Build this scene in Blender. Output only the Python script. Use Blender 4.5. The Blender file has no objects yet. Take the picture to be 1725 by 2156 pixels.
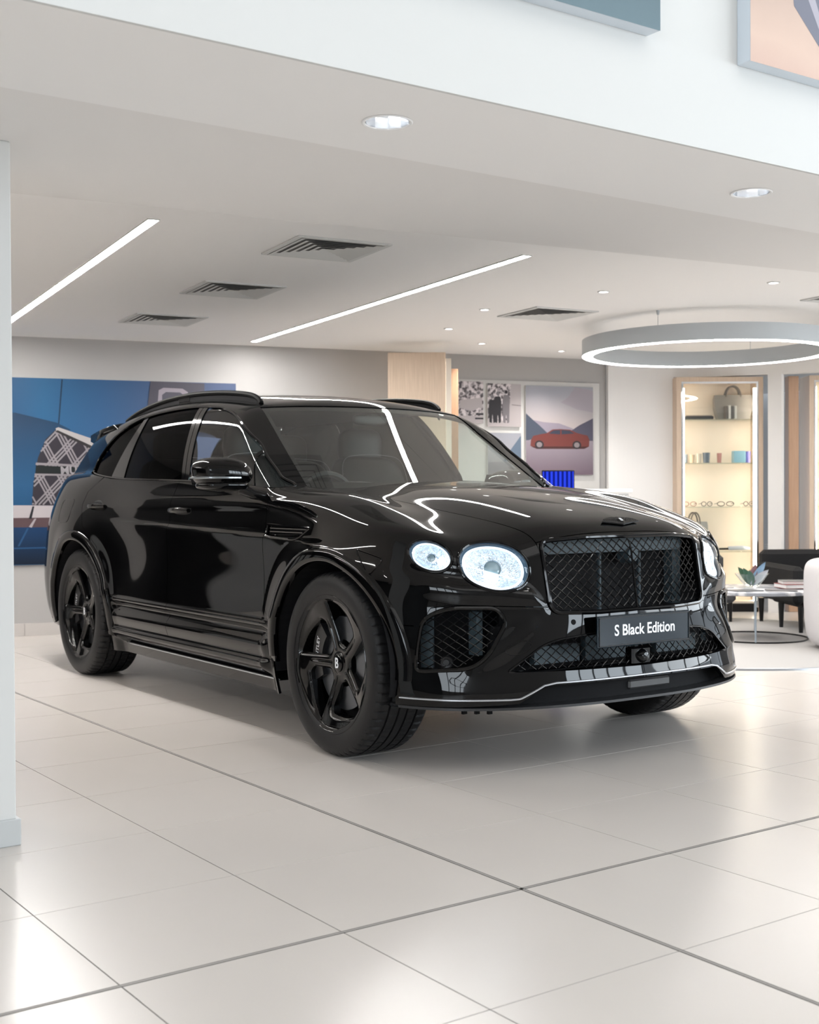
import bpy, math, random
import numpy as np
from mathutils import Vector, Matrix

# ------------------------------------------------------------------ camera, world, lights, exposure
SC = bpy.context.scene
COL = SC.collection
CAMP = (4.53045, -3.69390, 1.0961)
RGT = (0.56832132, 0.82279212, -0.00489955)
UPV = (-0.00815877, 0.01158963, 0.99989955)
FWD = (-0.82276626, 0.56822426, -0.01329961)
cd = bpy.data.cameras.new('camera'); cam = bpy.data.objects.new('camera', cd); COL.objects.link(cam)
cd.sensor_fit = 'HORIZONTAL'; cd.sensor_width = 36.0; cd.lens = 36.0 * 2646.25 / 1725.0
cd.clip_start = .05; cd.clip_end = 200
cam.matrix_world = Matrix(((RGT[0], UPV[0], -FWD[0], CAMP[0]), (RGT[1], UPV[1], -FWD[1], CAMP[1]), (RGT[2], UPV[2], -FWD[2], CAMP[2]), (0, 0, 0, 1)))
cd.dof.use_dof = True; cd.dof.focus_distance = 4.9; cd.dof.aperture_fstop = 6.3
SC.camera = cam
SC.view_settings.view_transform = 'Standard'; SC.view_settings.look = 'None'; SC.view_settings.gamma = 1.0
SC.view_settings.use_curve_mapping = False
SC.view_settings.exposure = 0.45
W = bpy.data.worlds.new('overcast_sky'); SC.world = W; W.use_nodes = True
bg = W.node_tree.nodes['Background']; bg.inputs[0].default_value = (.80, .90, 1.0, 1); bg.inputs[1].default_value = 1.6

def area(name, loc, direction, sx, sy, watts, col=(1, 1, 1), spread=180):
    l = bpy.data.lights.new(name, 'AREA'); l.shape = 'RECTANGLE'; l.size = sx; l.size_y = sy; l.energy = watts; l.color = col
    l.spread = math.radians(spread)
    o = bpy.data.objects.new(name, l); COL.objects.link(o); o.location = loc
    o.rotation_euler = Vector(direction).to_track_quat('-Z', 'Y').to_euler(); return o
# daylight through the shop front behind the camera and through the tall side glazing
area('daylight_front', (9.9, 5.6, 2.45), (-1, -.12, -.05), 5.4, 2.4, 310, (.82, .92, 1.0))
area('daylight_left', (6.9, -8.9, 2.45), (-.1, 1, -.05), 5.0, 2.4, 175, (.86, .94, 1.0))
area('daylight_side', (5.2, 8.9, 2.3), (-.25, -1, -.1), 6.0, 2.6, 340, (.88, .95, 1.0))
area('hall_fill', (5.6, -1.5, 4.85), (0, 0, -1), 5.0, 7.0, 75, (1.0, .97, .93))  # unseen fill lamp added over the hall, not daylight
SC.cycles.max_bounces = 12; SC.cycles.diffuse_bounces = 6; SC.cycles.glossy_bounces = 5; SC.cycles.transparent_max_bounces = 16
SC.cycles.sample_clamp_indirect = 6.0

# ------------------------------------------------------------------ helpers
def tag(o, label=None, cat=None, group=None, kind=None):
    if label: o['label'] = label
    if cat: o['category'] = cat
    if group: o['group'] = group
    if kind: o['kind'] = kind
    return o
def empty(name, loc=(0, 0, 0), rz=0, **k):
    o = bpy.data.objects.new(name, None); COL.objects.link(o); o.location = loc; o.rotation_euler = (0, 0, rz)
    o.empty_display_size = .1
    return tag(o, **k)
def mk(name, V, Fc, mat, parent=None, smooth=False, normals=None, mats=None, midx=None):
    me = bpy.data.meshes.new(name); me.from_pydata([tuple(map(float, v)) for v in V], [], [tuple(int(i) for i in f) for f in Fc])
    for m in (mats or [mat]): me.materials.append(m)
    if midx is not None: me.polygons.foreach_set('material_index', np.array(midx, np.int32))
    if smooth or normals is not None: me.polygons.foreach_set('use_smooth', np.ones(len(me.polygons), bool))
    me.validate(); me.update()
    if normals is not None and len(me.vertices) == len(normals):
        me.normals_split_custom_set_from_vertices([tuple(map(float, n)) for n in normals])
    o = bpy.data.objects.new(name, me); COL.objects.link(o)
    if parent: o.parent = parent
    return o
class MB:
    """collects simple solids into one mesh"""
    def __init__(s): s.v = []; s.f = []; s.mi = []; s.m = 0
    def add(s, v, f):
        n = len(s.v); s.v += [tuple(p) for p in v]; s.f += [tuple(i + n for i in q) for q in f]; s.mi += [s.m] * len(f)
        return s
    def box(s, c, d, rz=0.0, bev=0.0):
        x, y, z = d[0] / 2, d[1] / 2, d[2] / 2; ca, sa = math.cos(rz), math.sin(rz)
        if bev <= 0:
            P = [(a * x, b * y, e * z) for e in (-1, 1) for (a, b) in ((-1, -1), (1, -1), (1, 1), (-1, 1))]
            Fq = [(3, 2, 1, 0), (4, 5, 6, 7), (0, 1, 5, 4), (1, 2, 6, 5), (2, 3, 7, 6), (3, 0, 4, 7)]
        else:
            b = min(bev, x * .9, y * .9, z * .9); P = []; Fq = []
            rings = [(-z, b), (-z + b, 0), (z - b, 0), (z, b)]
            for zz, ins in rings:
                X, Y = x - ins, y - ins; k = b if ins == 0 else b * .5
                P += [(-X + k, -Y, zz), (X - k, -Y, zz), (X, -Y + k, zz), (X, Y - k, zz), (X - k, Y, zz), (-X + k, Y, zz), (-X, Y - k, zz), (-X, -Y + k, zz)]
            for r in range(3):
                for i in range(8):
                    j = (i + 1) % 8; Fq.append((r * 8 + i, r * 8 + j, r * 8 + 8 + j, r * 8 + 8 + i))
            Fq.append(tuple(range(7, -1, -1))); Fq.append(tuple(range(24, 32)))
        return s.add([(c[0] + ca * p[0] - sa * p[1], c[1] + sa * p[0] + ca * p[1], c[2] + p[2]) for p in P], Fq)
    def tube(s, pts, r, n=6, closed=False, cap=True):
        P = [Vector(p) for p in pts]; m = len(P); rr = r if hasattr(r, '__len__') else [r] * m; V = []; Fq = []
        up = None
        for i in range(m):
            a = P[(i - 1) % m] if (closed or i > 0) else P[0]; b = P[(i + 1) % m] if (closed or i < m - 1) else P[-1]
            t = (b - a)
            if t.length < 1e-9: t = Vector((0, 0, 1))
            t.normalize()
            if up is None:
                up = Vector((0, 0, 1)) if abs(t.z) < .9 else Vector((1, 0, 0))
            u = up - t * up.dot(t); u.normalize(); w = t.cross(u); up = u
            for k in range(n):
                an = 2 * math.pi * k / n; V.append(P[i] + (u * math.cos(an) + w * math.sin(an)) * rr[i])
        for i in range(m if closed else m - 1):
            j = (i + 1) % m
            for k in range(n): l = (k + 1) % n; Fq.append((i * n + k, i * n + l, j * n + l, j * n + k))
        if cap and not closed: Fq.append(tuple(range(n - 1, -1, -1))); Fq.append(tuple(range((m - 1) * n, m * n)))
        return s.add(V, Fq)
    def lathe(s, prof, n=32, M=None):
        """prof (r,z) about local z"""
        V = []; Fq = []; m = len(prof)
        for k in range(n):
            a = 2 * math.pi * k / n
            for r, z in prof:
                p = Vector((r * math.cos(a), r * math.sin(a), z)); V.append(M @ p if M else p)
        for k in range(n):
            l = (k + 1) % n
            for i in range(m - 1): Fq.append((k * m + i, l * m + i, l * m + i + 1, k * m + i + 1))
        return s.add(V, Fq)
    def prism(s, poly, z0, z1, M=None):
        n = len(poly); V = [Vector((p[0], p[1], z0)) for p in poly] + [Vector((p[0], p[1], z1)) for p in poly]
        if M: V = [M @ v for v in V]
        return s.add(V, [tuple(range(n - 1, -1, -1)), tuple(range(n, 2 * n))] + [(i, (i + 1) % n, n + (i + 1) % n, n + i) for i in range(n)])
    def build(s, name, mat, parent=None, smooth=False, loc=None, mats=None):
        o = mk(name, s.v, s.f, mat, parent, smooth, mats=mats, midx=s.mi if mats else None)
        if smooth:
            try: o.data.set_sharp_from_angle(angle=math.radians(38))
            except Exception: pass
        if loc: o.location = loc
        return o

# ------------------------------------------------------------------ materials
def mat(name, col, rough=.5, metal=0., spec=.5, emis=None, es=0., coat=0., noise=None, bump=None, ior=1.5):
    m = bpy.data.materials.new(name); m.use_nodes = True; nt = m.node_tree; b = nt.nodes['Principled BSDF']
    b.inputs['Base Color'].default_value = (*col, 1); b.inputs['Roughness'].default_value = rough; b.inputs['Metallic'].default_value = metal
    b.inputs['Specular IOR Level'].default_value = spec; b.inputs['IOR'].default_value = ior
    if coat: b.inputs['Coat Weight'].default_value = coat; b.inputs['Coat Roughness'].default_value = .02
    if emis: b.inputs['Emission Color'].default_value = (*emis, 1); b.inputs['Emission Strength'].default_value = es
    if noise:   # (scale, amount, detail)
        tc = nt.nodes.new('ShaderNodeTexCoord'); n = nt.nodes.new('ShaderNodeTexNoise'); n.inputs['Scale'].default_value = noise[0]; n.inputs['Detail'].default_value = noise[2]
        r = nt.nodes.new('ShaderNodeMapRange'); r.inputs['To Min'].default_value = 1 - noise[1]; r.inputs['To Max'].default_value = 1 + noise[1]
        x = nt.nodes.new('ShaderNodeVectorMath'); x.operation = 'SCALE'; x.inputs[0].default_value = col
        nt.links.new(tc.outputs['Object'], n.inputs['Vector']); nt.links.new(n.outputs['Fac'], r.inputs['Value'])
        nt.links.new(r.outputs[0], x.inputs['Scale']); nt.links.new(x.outputs[0], b.inputs['Base Color'])
    if bump:    # (scale, strength)
        tc = nt.nodes.new('ShaderNodeTexCoord'); n = nt.nodes.new('ShaderNodeTexNoise'); n.inputs['Scale'].default_value = bump[0]; n.inputs['Detail'].default_value = 4
        bp_ = nt.nodes.new('ShaderNodeBump'); bp_.inputs['Strength'].default_value = bump[1]; bp_.inputs['Distance'].default_value = .002
        nt.links.new(tc.outputs['Object'], n.inputs['Vector']); nt.links.new(n.outputs['Fac'], bp_.inputs['Height']); nt.links.new(bp_.outputs[0], b.inputs['Normal'])
    return m
def glassmat(name, tint, gloss=1.0, rough=0.0, ior=1.5, alpha=None):
    """thin pane: tinted see-through with a Fresnel reflection"""
    m = bpy.data.materials.new(name); m.use_nodes = True; nt = m.node_tree; nt.nodes.clear()
    o = nt.nodes.new('ShaderNodeOutputMaterial'); t = nt.nodes.new('ShaderNodeBsdfTransparent'); t.inputs[0].default_value = (*tint, 1)
    g = nt.nodes.new('ShaderNodeBsdfGlossy'); g.inputs['Roughness'].default_value = rough; g.inputs[0].default_value = (gloss, gloss, gloss, 1)
    f = nt.nodes.new('ShaderNodeFresnel'); mx = nt.nodes.new('ShaderNodeMixShader')
    ge = nt.nodes.new('ShaderNodeNewGeometry'); mi = nt.nodes.new('ShaderNodeMix'); mi.data_type = 'FLOAT'; mi.inputs[2].default_value = ior; mi.inputs[3].default_value = 1 / ior
    nt.links.new(ge.outputs['Backfacing'], mi.inputs[0]); nt.links.new(mi.outputs[0], f.inputs['IOR'])
    nt.links.new(f.outputs[0], mx.inputs[0]); nt.links.new(t.outputs[0], mx.inputs[1]); nt.links.new(g.outputs[0], mx.inputs[2]); nt.links.new(mx.outputs[0], o.inputs[0])
    return m
def emit(name, col, s):
    m = bpy.data.materials.new(name); m.use_nodes = True; nt = m.node_tree; nt.nodes.clear()
    o = nt.nodes.new('ShaderNodeOutputMaterial'); e = nt.nodes.new('ShaderNodeEmission'); e.inputs[0].default_value = (*col, 1); e.inputs[1].default_value = s
    nt.links.new(e.outputs[0], o.inputs[0]); return m
def woodmat(name, c1, c2, scale=(40, 40, 1.2), rough=.5):
    m = mat(name, c1, rough); nt = m.node_tree; b = nt.nodes['Principled BSDF']
    tc = nt.nodes.new('ShaderNodeTexCoord'); mp = nt.nodes.new('ShaderNodeMapping'); mp.inputs['Scale'].default_value = scale
    n = nt.nodes.new('ShaderNodeTexNoise'); n.inputs['Scale'].default_value = 3; n.inputs['Detail'].default_value = 6
    r = nt.nodes.new('ShaderNodeValToRGB'); r.color_ramp.elements[0].color = (*c1, 1); r.color_ramp.elements[1].color = (*c2, 1)
    r.color_ramp.elements[0].position = .3; r.color_ramp.elements[1].position = .7
    nt.links.new(tc.outputs['Object'], mp.inputs[0]); nt.links.new(mp.outputs[0], n.inputs['Vector']); nt.links.new(n.outputs['Fac'], r.inputs[0]); nt.links.new(r.outputs[0], b.inputs['Base Color'])
    return m
M_ = {}
M_['paint'] = mat('black_gloss_paint', (.0015, .0015, .0017), .03, spec=.33)
M_['gloss'] = mat('piano_black', (.002, .002, .0025), .06, spec=.35)
M_['wheel'] = mat('black_gloss_wheel', (.003, .003, .0032), .09, spec=.42)
M_['satin'] = mat('satin_black', (.007, .007, .008), .32, spec=.35)
M_['matte'] = mat('matte_black', (.006, .006, .007), .75, spec=.2)
M_['rubber'] = mat('tyre_rubber', (.010, .010, .011), .48, spec=.28, bump=(220, .25))
M_['wire'] = mat('grille_wire', (.012, .012, .013), .16, spec=.8, metal=.35)
M_['silver'] = mat('silver_pinstripe', (.62, .64, .68), .25, metal=.8)
M_['chrome'] = mat('chrome', (.85, .87, .9), .08, metal=1.)
M_['caliper'] = mat('black_caliper', (.012, .012, .013), .3)
M_['disc'] = mat('brake_disc_steel', (.13, .14, .155), .3, metal=1.)
M_['radiator'] = mat('radiator_grey', (.05, .075, .09), .55)
M_['plate'] = mat('dark_blue_plate', (.006, .016, .026), .10, spec=.5)
M_['white'] = mat('white_lettering', (.85, .87, .9), .4, emis=(.9, .95, 1), es=0.0)
M_['wscreen'] = glassmat('windscreen_glass', (.74, .80, .76), 1., 0., 2.3)
M_['fglass'] = glassmat('front_door_glass', (.76, .81, .79), 1., 0., 1.36)
M_['rglass'] = glassmat('privacy_glass', (.015, .016, .016), .35, 0., 1.13)
M_['lens'] = glassmat('lamp_lens', (.96, .98, 1.), 1., 0., 1.45)
M_['leather'] = mat('black_leather', (.014, .014, .015), .45, spec=.4)
M_['floor'] = mat('floor_tile_porcelain', (.625, .585, .55), .25, spec=.42, noise=(2.2, .035, 5), bump=(60, .03))
M_['grout'] = mat('tile_grout', (.07, .065, .06), .8)
M_['trimstrip'] = mat('expansion_strip', (.30, .285, .27), .5)
M_['ceil'] = mat('ceiling_paint', (.90, .89, .88), .9, spec=.1)
M_['wall'] = mat('wall_paint', (.43, .42, .415), .85, spec=.15)
M_['wallw'] = mat('white_wall_paint', (.66, .665, .655), .8, spec=.15)
M_['skirt'] = mat('skirting_tile', (.56, .53, .51), .35)
M_['wood'] = woodmat('light_oak', (.56, .43, .32), (.68, .54, .42))
M_['wood2'] = woodmat('mid_oak', (.42, .255, .165), (.50, .32, .21))
M_['led'] = emit('led_strip', (1., .972, .935), 90.)
M_['ledring'] = emit('ring_led', (1., .965, .92), 24.)
M_['ledcool'] = emit('daytime_led', (.80, .91, 1.), 1.5)
M_['ledlow'] = emit('dipped_beam', (.88, .95, 1.), 7.)
M_['dl'] = mat('downlight_reflector', (.8, .82, .85), .12, metal=1.)
M_['dlamp'] = emit('downlight_lamp', (1., .97, .92), 12.)
M_['grey'] = mat('grey_satin_metal', (.47, .50, .52), .45, metal=.0)

# ------------------------------------------------------------------ shared numeric shape tools (numpy only)
def nspl(xs,M):
    # natural cubic spline second-derivs for columns of M (n,m)
    n=len(xs);A=np.zeros((n,n));B=np.zeros((n,M.shape[1]));h=np.diff(xs)
    A[0,0]=A[-1,-1]=1
    for i in range(1,n-1):
        A[i,i-1]=h[i-1];A[i,i]=2*(h[i-1]+h[i]);A[i,i+1]=h[i]
        B[i]=6*((M[i+1]-M[i])/h[i]-(M[i]-M[i-1])/h[i-1])
    return np.linalg.solve(A,B)
class T2:
    """smooth table f(a,b): natural cubic both ways, resampled on a fine grid"""
    def __init__(s,a,b,M,sm=0,n=161):
        a=np.array(a,float);b=np.array(b,float);M=np.array(M,float)
        ai=np.linspace(a[0],a[-1],n);bi=np.linspace(b[0],b[-1],n)
        M=s.rs(a,M,ai);M=s.rs(b,M.T,bi).T
        for _ in range(sm):
            P=np.pad(M,1,mode='reflect',reflect_type='odd')
            M=(P[:-2,1:-1]+P[2:,1:-1]+P[1:-1,:-2]+P[1:-1,2:]+4*M)/8
        s.a0,s.b0=ai[0],bi[0];s.da=ai[1]-ai[0];s.db=bi[1]-bi[0];s.M=M;s.n=n
    def rs(s,x,M,xi):
        S=nspl(x,M);k=np.clip(np.searchsorted(x,xi)-1,0,len(x)-2);h=(x[k+1]-x[k])[:,None]
        A=(x[k+1]-xi)[:,None]/h;B=1-A
        return A*M[k]+B*M[k+1]+((A**3-A)*S[k]+(B**3-B)*S[k+1])*h*h/6
    def __call__(s,a,b):
        n=s.n;u=(a-s.a0)/s.da;v=(b-s.b0)/s.db
        u=np.clip(u,1,n-2.001);v=np.clip(v,1,n-2.001);i=u.astype(int);j=v.astype(int);u=u-i;v=v-j
        def w(t):return ((1-t)**3/6,(3*t**3-6*t*t+4)/6,(-3*t**3+3*t*t+3*t+1)/6,t**3/6)
        wu,wv=w(u),w(v);r=0
        for p in range(4):
            for q in range(4): r=r+wu[p]*wv[q]*s.M[np.clip(i+p-1,0,n-1),np.clip(j+q-1,0,n-1)]
        return r
def smax(a,b,k):
    h=np.maximum(k-np.abs(a-b),0)/k
    return np.maximum(a,b)+h*h*h*k/6
def sstep(e0,e1,x):
    t=np.clip((x-e0)/(e1-e0),0,1);return t*t*(3-2*t)
def crv(pts,n=12,closed=False):
    P=np.array(pts,float);m=len(P);out=[]
    rng=range(m if closed else m-1)
    for i in rng:
        g=lambda k:P[k%m] if closed else P[min(max(k,0),m-1)]
        p0,p1,p2,p3=g(i-1),g(i),g(i+1),g(i+2)
        for t in np.arange(n)/n:
            out.append(.5*((2*p1)+(-p0+p2)*t+(2*p0-5*p1+4*p2-p3)*t*t+(-p0+3*p1-3*p2+p3)*t**3))
    if not closed: out.append(P[-1])
    return np.array(out)
def rpoly(pts,r,n=6):
    """rounded polygon, r scalar or list"""
    P=np.array(pts,float);m=len(P);out=[]
    for i in range(m):
        p=P[i];a=P[i-1]-p;b=P[(i+1)%m]-p;la,lb=np.linalg.norm(a),np.linalg.norm(b)
        rr=r[i] if hasattr(r,'__len__') else r
        d=min(rr,la*.49,lb*.49);A=p+a/la*d;B=p+b/lb*d
        for t in np.linspace(0,1,n): out.append((1-t)**2*A+2*t*(1-t)*p+t*t*B)
    return np.array(out)
def sdpoly(x,y,P):
    """signed distance (neg inside) to closed polygon"""
    x=np.asarray(x,float);y=np.asarray(y,float);sh=x.shape;x=x.ravel();y=y.ravel()
    d=np.full(x.shape,1e9);ins=np.zeros(x.shape,bool)
    for i in range(len(P)):
        a=P[i-1];b=P[i];e=b-a;L=e@e
        if L<1e-14: continue
        wx=x-a[0];wy=y-a[1];t=np.clip((wx*e[0]+wy*e[1])/L,0,1)
        d=np.minimum(d,(wx-e[0]*t)**2+(wy-e[1]*t)**2)
        if a[1]!=b[1]:
            c=((a[1]>y)!=(b[1]>y))&(x<(b[0]-a[0])*(y-a[1])/(b[1]-a[1])+a[0]);ins^=c
    d=np.sqrt(d);return np.where(ins,-d,d).reshape(sh)
# ---------- car body (front axle at x=0, forward +x, half width Y>=0) ----------
TOP=T2([-4.3,-3.7,-3.0,-1.8,-.9,-.6,-.4,-.2,0,.2,.4,.6,.736,.85,1.0],[0,.2,.4,.5,.6,.7,.8,.9,1.02],np.array([
 [1.20,1.24,1.25,1.20,1.176,1.168,1.163,1.150,1.132,1.107,1.075,1.028,.978,.905,.76],
 [1.20,1.24,1.25,1.20,1.175,1.165,1.160,1.147,1.128,1.103,1.070,1.022,.970,.895,.75],
 [1.20,1.24,1.25,1.20,1.168,1.152,1.143,1.128,1.107,1.078,1.040,.990,.935,.855,.72],
 [1.20,1.24,1.25,1.20,1.166,1.142,1.130,1.112,1.088,1.052,1.010,.954,.892,.81,.68],
 [1.20,1.24,1.25,1.20,1.166,1.138,1.122,1.102,1.072,1.031,.983,.918,.85,.775,.65],
 [1.20,1.24,1.25,1.20,1.166,1.138,1.121,1.100,1.071,1.027,.966,.892,.825,.76,.64],
 [1.20,1.24,1.25,1.20,1.166,1.142,1.127,1.109,1.080,1.026,.962,.885,.815,.75,.64],
 [1.20,1.24,1.25,1.20,1.160,1.124,1.102,1.078,1.042,.996,.938,.86,.80,.73,.62],
 [1.18,1.22,1.22,1.18,1.14,1.080,1.05,1.015,.975,.925,.87,.79,.72,.64,.54]]).T,sm=4)
FRONT=T2([.18,.26,.32,.40,.50,.60,.70,.80,.90,1.0,1.1],[0,.2,.42,.55,.65,.75,.85,.95,1.05],[
 [.80,.79,.765,.73,.69,.63,.54,.40,.18],
 [.845,.84,.81,.775,.735,.675,.59,.44,.20],
 [.862,.856,.826,.79,.748,.688,.60,.45,.21],
 [.852,.845,.815,.777,.732,.670,.578,.43,.19],
 [.838,.831,.80,.762,.718,.655,.565,.42,.18],
 [.832,.823,.787,.745,.698,.638,.55,.41,.17],
 [.818,.808,.77,.728,.680,.618,.53,.39,.13],
 [.803,.793,.753,.708,.66,.595,.50,.35,.08],
 [.787,.776,.734,.685,.628,.558,.46,.30,.02],
 [.765,.753,.71,.65,.59,.51,.41,.24,-.04],
 [.74,.73,.68,.61,.54,.45,.34,.16,-.12]],sm=6)
_x=[-4.3,-3.9,-3.5,-3.0,-2.6,-2.2,-1.7,-1.1,-.6,0,.35,.65,1.]
SIDE=T2(_x,[.18,.3,.4,.5,.6,.75,.9,1.0,1.1,1.2,1.35],np.array([
 [.80,.86,.89,.91,.90,.90,.90,.90,.905,.93,.92,.87,.78],
 [.84,.90,.93,.94,.925,.925,.925,.925,.93,.955,.945,.90,.80],
 [.86,.92,.95,.955,.94,.94,.94,.94,.943,.965,.955,.905,.81],
 [.87,.93,.96,.97,.953,.950,.950,.950,.953,.972,.962,.91,.82],
 [.87,.935,.967,.98,.960,.955,.955,.955,.960,.978,.966,.912,.82],
 [.86,.93,.968,.985,.963,.955,.956,.957,.963,.980,.966,.91,.81],
 [.84,.93,.970,.978,.955,.950,.952,.955,.958,.968,.950,.895,.80],
 [.84,.915,.952,.956,.938,.938,.941,.945,.947,.948,.925,.875,.78],
 [.83,.895,.928,.926,.917,.921,.924,.927,.924,.92,.895,.845,.75],
 [.80,.86,.88,.890,.893,.899,.903,.904,.895,.88,.855,.80,.71],
 [.70,.75,.79,.83,.848,.857,.86,.86,.85,.82,.80,.75,.66]]).T,sm=4)
REAR=T2([.18,.3,.45,.6,.75,.9,1.0,1.1,1.2,1.3],[0,.3,.6,.75,.85,.95,1.05],[
 [4.0,3.98,3.92,3.85,3.76,3.60,3.4],
 [4.10,4.08,4.02,3.95,3.86,3.70,3.5],
 [4.20,4.18,4.12,4.04,3.94,3.77,3.55],
 [4.22,4.20,4.14,4.06,3.96,3.79,3.56],
 [4.20,4.18,4.12,4.04,3.93,3.76,3.53],
 [4.15,4.13,4.06,3.98,3.87,3.70,3.48],
 [4.10,4.08,4.01,3.92,3.81,3.63,3.42],
 [4.05,4.03,3.95,3.85,3.73,3.54,3.34],
 [3.98,3.96,3.87,3.77,3.64,3.44,3.25],
 [3.88,3.86,3.77,3.67,3.54,3.34,3.15]],sm=6)
ARF=(-.03,.39,.462,.430);ARR=(-3.03,.39,.442,.440)
def sdarch(x,z,A,off=0.):
    cx,cz,rx,rz=A;dx=(x-cx);dz=np.where(z<cz,(z-cz)*.35,z-cz)
    r=np.hypot(dx/rx,dz/rz);return (r-1)*np.minimum(rx,rz)-off
def ridge(d,up,dn):
    # crest at d=0; d>0 above falls over 'up', d<0 falls over 'dn'
    return np.where(d>0,np.exp(-(d/up)**2),np.exp(-np.abs(d)/dn)*(1-np.exp(-((d-.01)/.02)**2)*0))
def zmid(x): return .905+(-x-.6)*.0255
def side_y(x,z):
    y=SIDE(x,z)
    # mid feature line
    d=z-zmid(x);w=sstep(-2.75,-2.1,x)*(1-sstep(-.25,.05,x))
    y=y+w*(.011*np.where(d>0,np.exp(-(d/.012)**2),np.exp(-(d/.09)**2)))
    # upper waist line
    d=z-(1.074+(-x-.83)*.011);w=sstep(-2.5,-1.9,x)*(1-sstep(-.3,.25,x))
    y=y+w*.006*np.where(d>0,np.exp(-(d/.010)**2),np.exp(-(d/.05)**2))
    # haunch
    y=y+.018*np.exp(-((x+3.15)/.42)**2-((z-.97)/.13)**2)
    # concavity ahead of the rear wheel and doors
    y=y-.014*np.exp(-((x+2.35)/.35)**2-((z-.72)/.16)**2)
    y=y-.010*np.exp(-((x+1.1)/.8)**2-((z-.68)/.12)**2)
    # lower cladding: ledge, convex lower door, sill band
    w=sstep(-2.535,-2.47,x)*(1-sstep(-.63,-.555,x))
    zl=.520-(x+2.6)*0.0
    d=z-.517
    y=y+w*(.014*sstep(0.011,-.009,d)*1-.026*sstep(-.012,-.05,d)*(1-sstep(-.05,-.11,d)))
    y=y+w*(.010*np.exp(-((z-.40)/.04)**2))
    y=y+w*.026*sstep(.352,.326,z)
    y=y-w*.06*sstep(.315,.25,z)
    # wheel arch flares
    for A,m in ((ARF,.020),(ARR,.014)):
        a=sdarch(x,z,A);y=y+m*(1-sstep(.0,.17,a))
    return y
def front_x(y,z):
    x=FRONT(z,y)
    zc=np.interp(y,[.40,.44,.50,.60,.75,.87,.95],[.64,.655,.700,.713,.724,.745,.76])
    d=z-zc;A=.017*sstep(.42,.52,y)*(1-sstep(.84,.97,y))
    x=x+A*np.where(d>0,np.exp(-(d/.028)**2),np.exp(-(d/.050)**2))-.010*sstep(.46,.56,y)*(1-sstep(.80,.95,y))*np.exp(-((d-.055)/.03)**2)
    # diagonal blade between the side intake and the lower grille
    ux,uz=(.50-.735),(.605-.425);L=np.hypot(ux,uz);t=((y-.735)*ux+(z-.425)*uz)/L/L;dd=((y-.735)*uz-(z-.425)*ux)/L
    x=x+.009*np.exp(-(dd/.042)**2)*sstep(-.25,.05,t)*(1-sstep(.85,1.15,t))
    return x
KF=.10
def F(x,Y,z):
    s=Y-side_y(x,z)
    f=(x-front_x(Y,z))*.75
    t=(z-TOP(x,Y))*.9
    r=(-x-REAR(z,Y))*.75
    g=smax(s,f,.16);g=smax(g,r,.16)
    return smax(g,t,.085)
# greenhouse
GS=T2([-4.,-3.6,-3.2,-2.8,-2.3,-1.7,-1.2,-.8,-.45],[1.0,1.1,1.2,1.3,1.4,1.5,1.6,1.7],np.array([
 [.785,.84,.885,.91,.935,.945,.945,.935,.915],
 [.755,.813,.86,.888,.914,.924,.924,.914,.89],
 [.725,.783,.83,.858,.886,.897,.897,.885,.86],
 [.69,.745,.793,.820,.850,.862,.862,.848,.82],
 [.64,.697,.743,.772,.804,.817,.816,.80,.77],
 [.58,.642,.688,.715,.748,.762,.760,.742,.71],
 [.48,.55,.605,.647,.680,.695,.692,.675,.64],
 [.40,.47,.52,.565,.60,.615,.61,.59,.56]]).T,sm=4)
def roofz(x,y):
    xs=np.array([-4.2,-3.7,-3.45,-3.2,-2.8,-2.4,-2.0,-1.6,-1.25,-1.0,-.4]);zs=np.array([1.25,1.50,1.575,1.625,1.675,1.694,1.690,1.660,1.612,1.56,1.40])
    if not hasattr(roofz,'t'): roofz.t=T2(xs,[0,1.,2.],np.stack([zs]*3,1),sm=20)
    return roofz.t(x,np.full_like(x,1.))-.135*y*y
def G(x,Y,z):
    s=Y-GS(x,z)
    t=(z-roofz(x,Y))
    w=(x-(-.50-1.605*(z-1.158)-.03*(z-1.158)*(1.6-z)*4-.26*Y*Y))*.53
    r=(-x-(3.62+(1.6-z)*.95-.35*Y*Y))*.72
    g=smax(s,t,.11);g=smax(g,w,.05);return smax(g,r,.10)
def grad(fn,P,e=1e-4):
    g=[]
    for k in range(3):
        a=P.copy();b=P.copy();a[...,k]+=e;b[...,k]-=e
        g.append((fn(a[...,0],a[...,1],a[...,2])-fn(b[...,0],b[...,1],b[...,2]))/(2*e))
    g=np.stack(g,-1);return g/np.linalg.norm(g,axis=-1,keepdims=True)
def root(fn,O,D,L,n=26,scan=24):
    """first sign change going INWARD from O+D*L to O ; returns points"""
    lo=np.zeros(O.shape[:-1]);hi=np.full(O.shape[:-1],float(L)) if np.isscalar(L) else L.copy()
    # assume inside at lo, outside at hi
    for _ in range(n):
        m=(lo+hi)/2;P=O+D*m[...,None];f=fn(P[...,0],P[...,1],P[...,2])
        lo=np.where(f<0,m,lo);hi=np.where(f<0,hi,m)
    return O+D*((lo+hi)/2)[...,None]
def hoodedge(x): return .443+(.736-x)*(.304/1.306)

def H(x,Y,z):
    a=F(x,Y,z);b=G(x,Y,z);k=.05
    b=np.maximum(b,(1.05-z)*2)   # greenhouse only above the belt
    return -smax(-a,-b,k)

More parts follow.
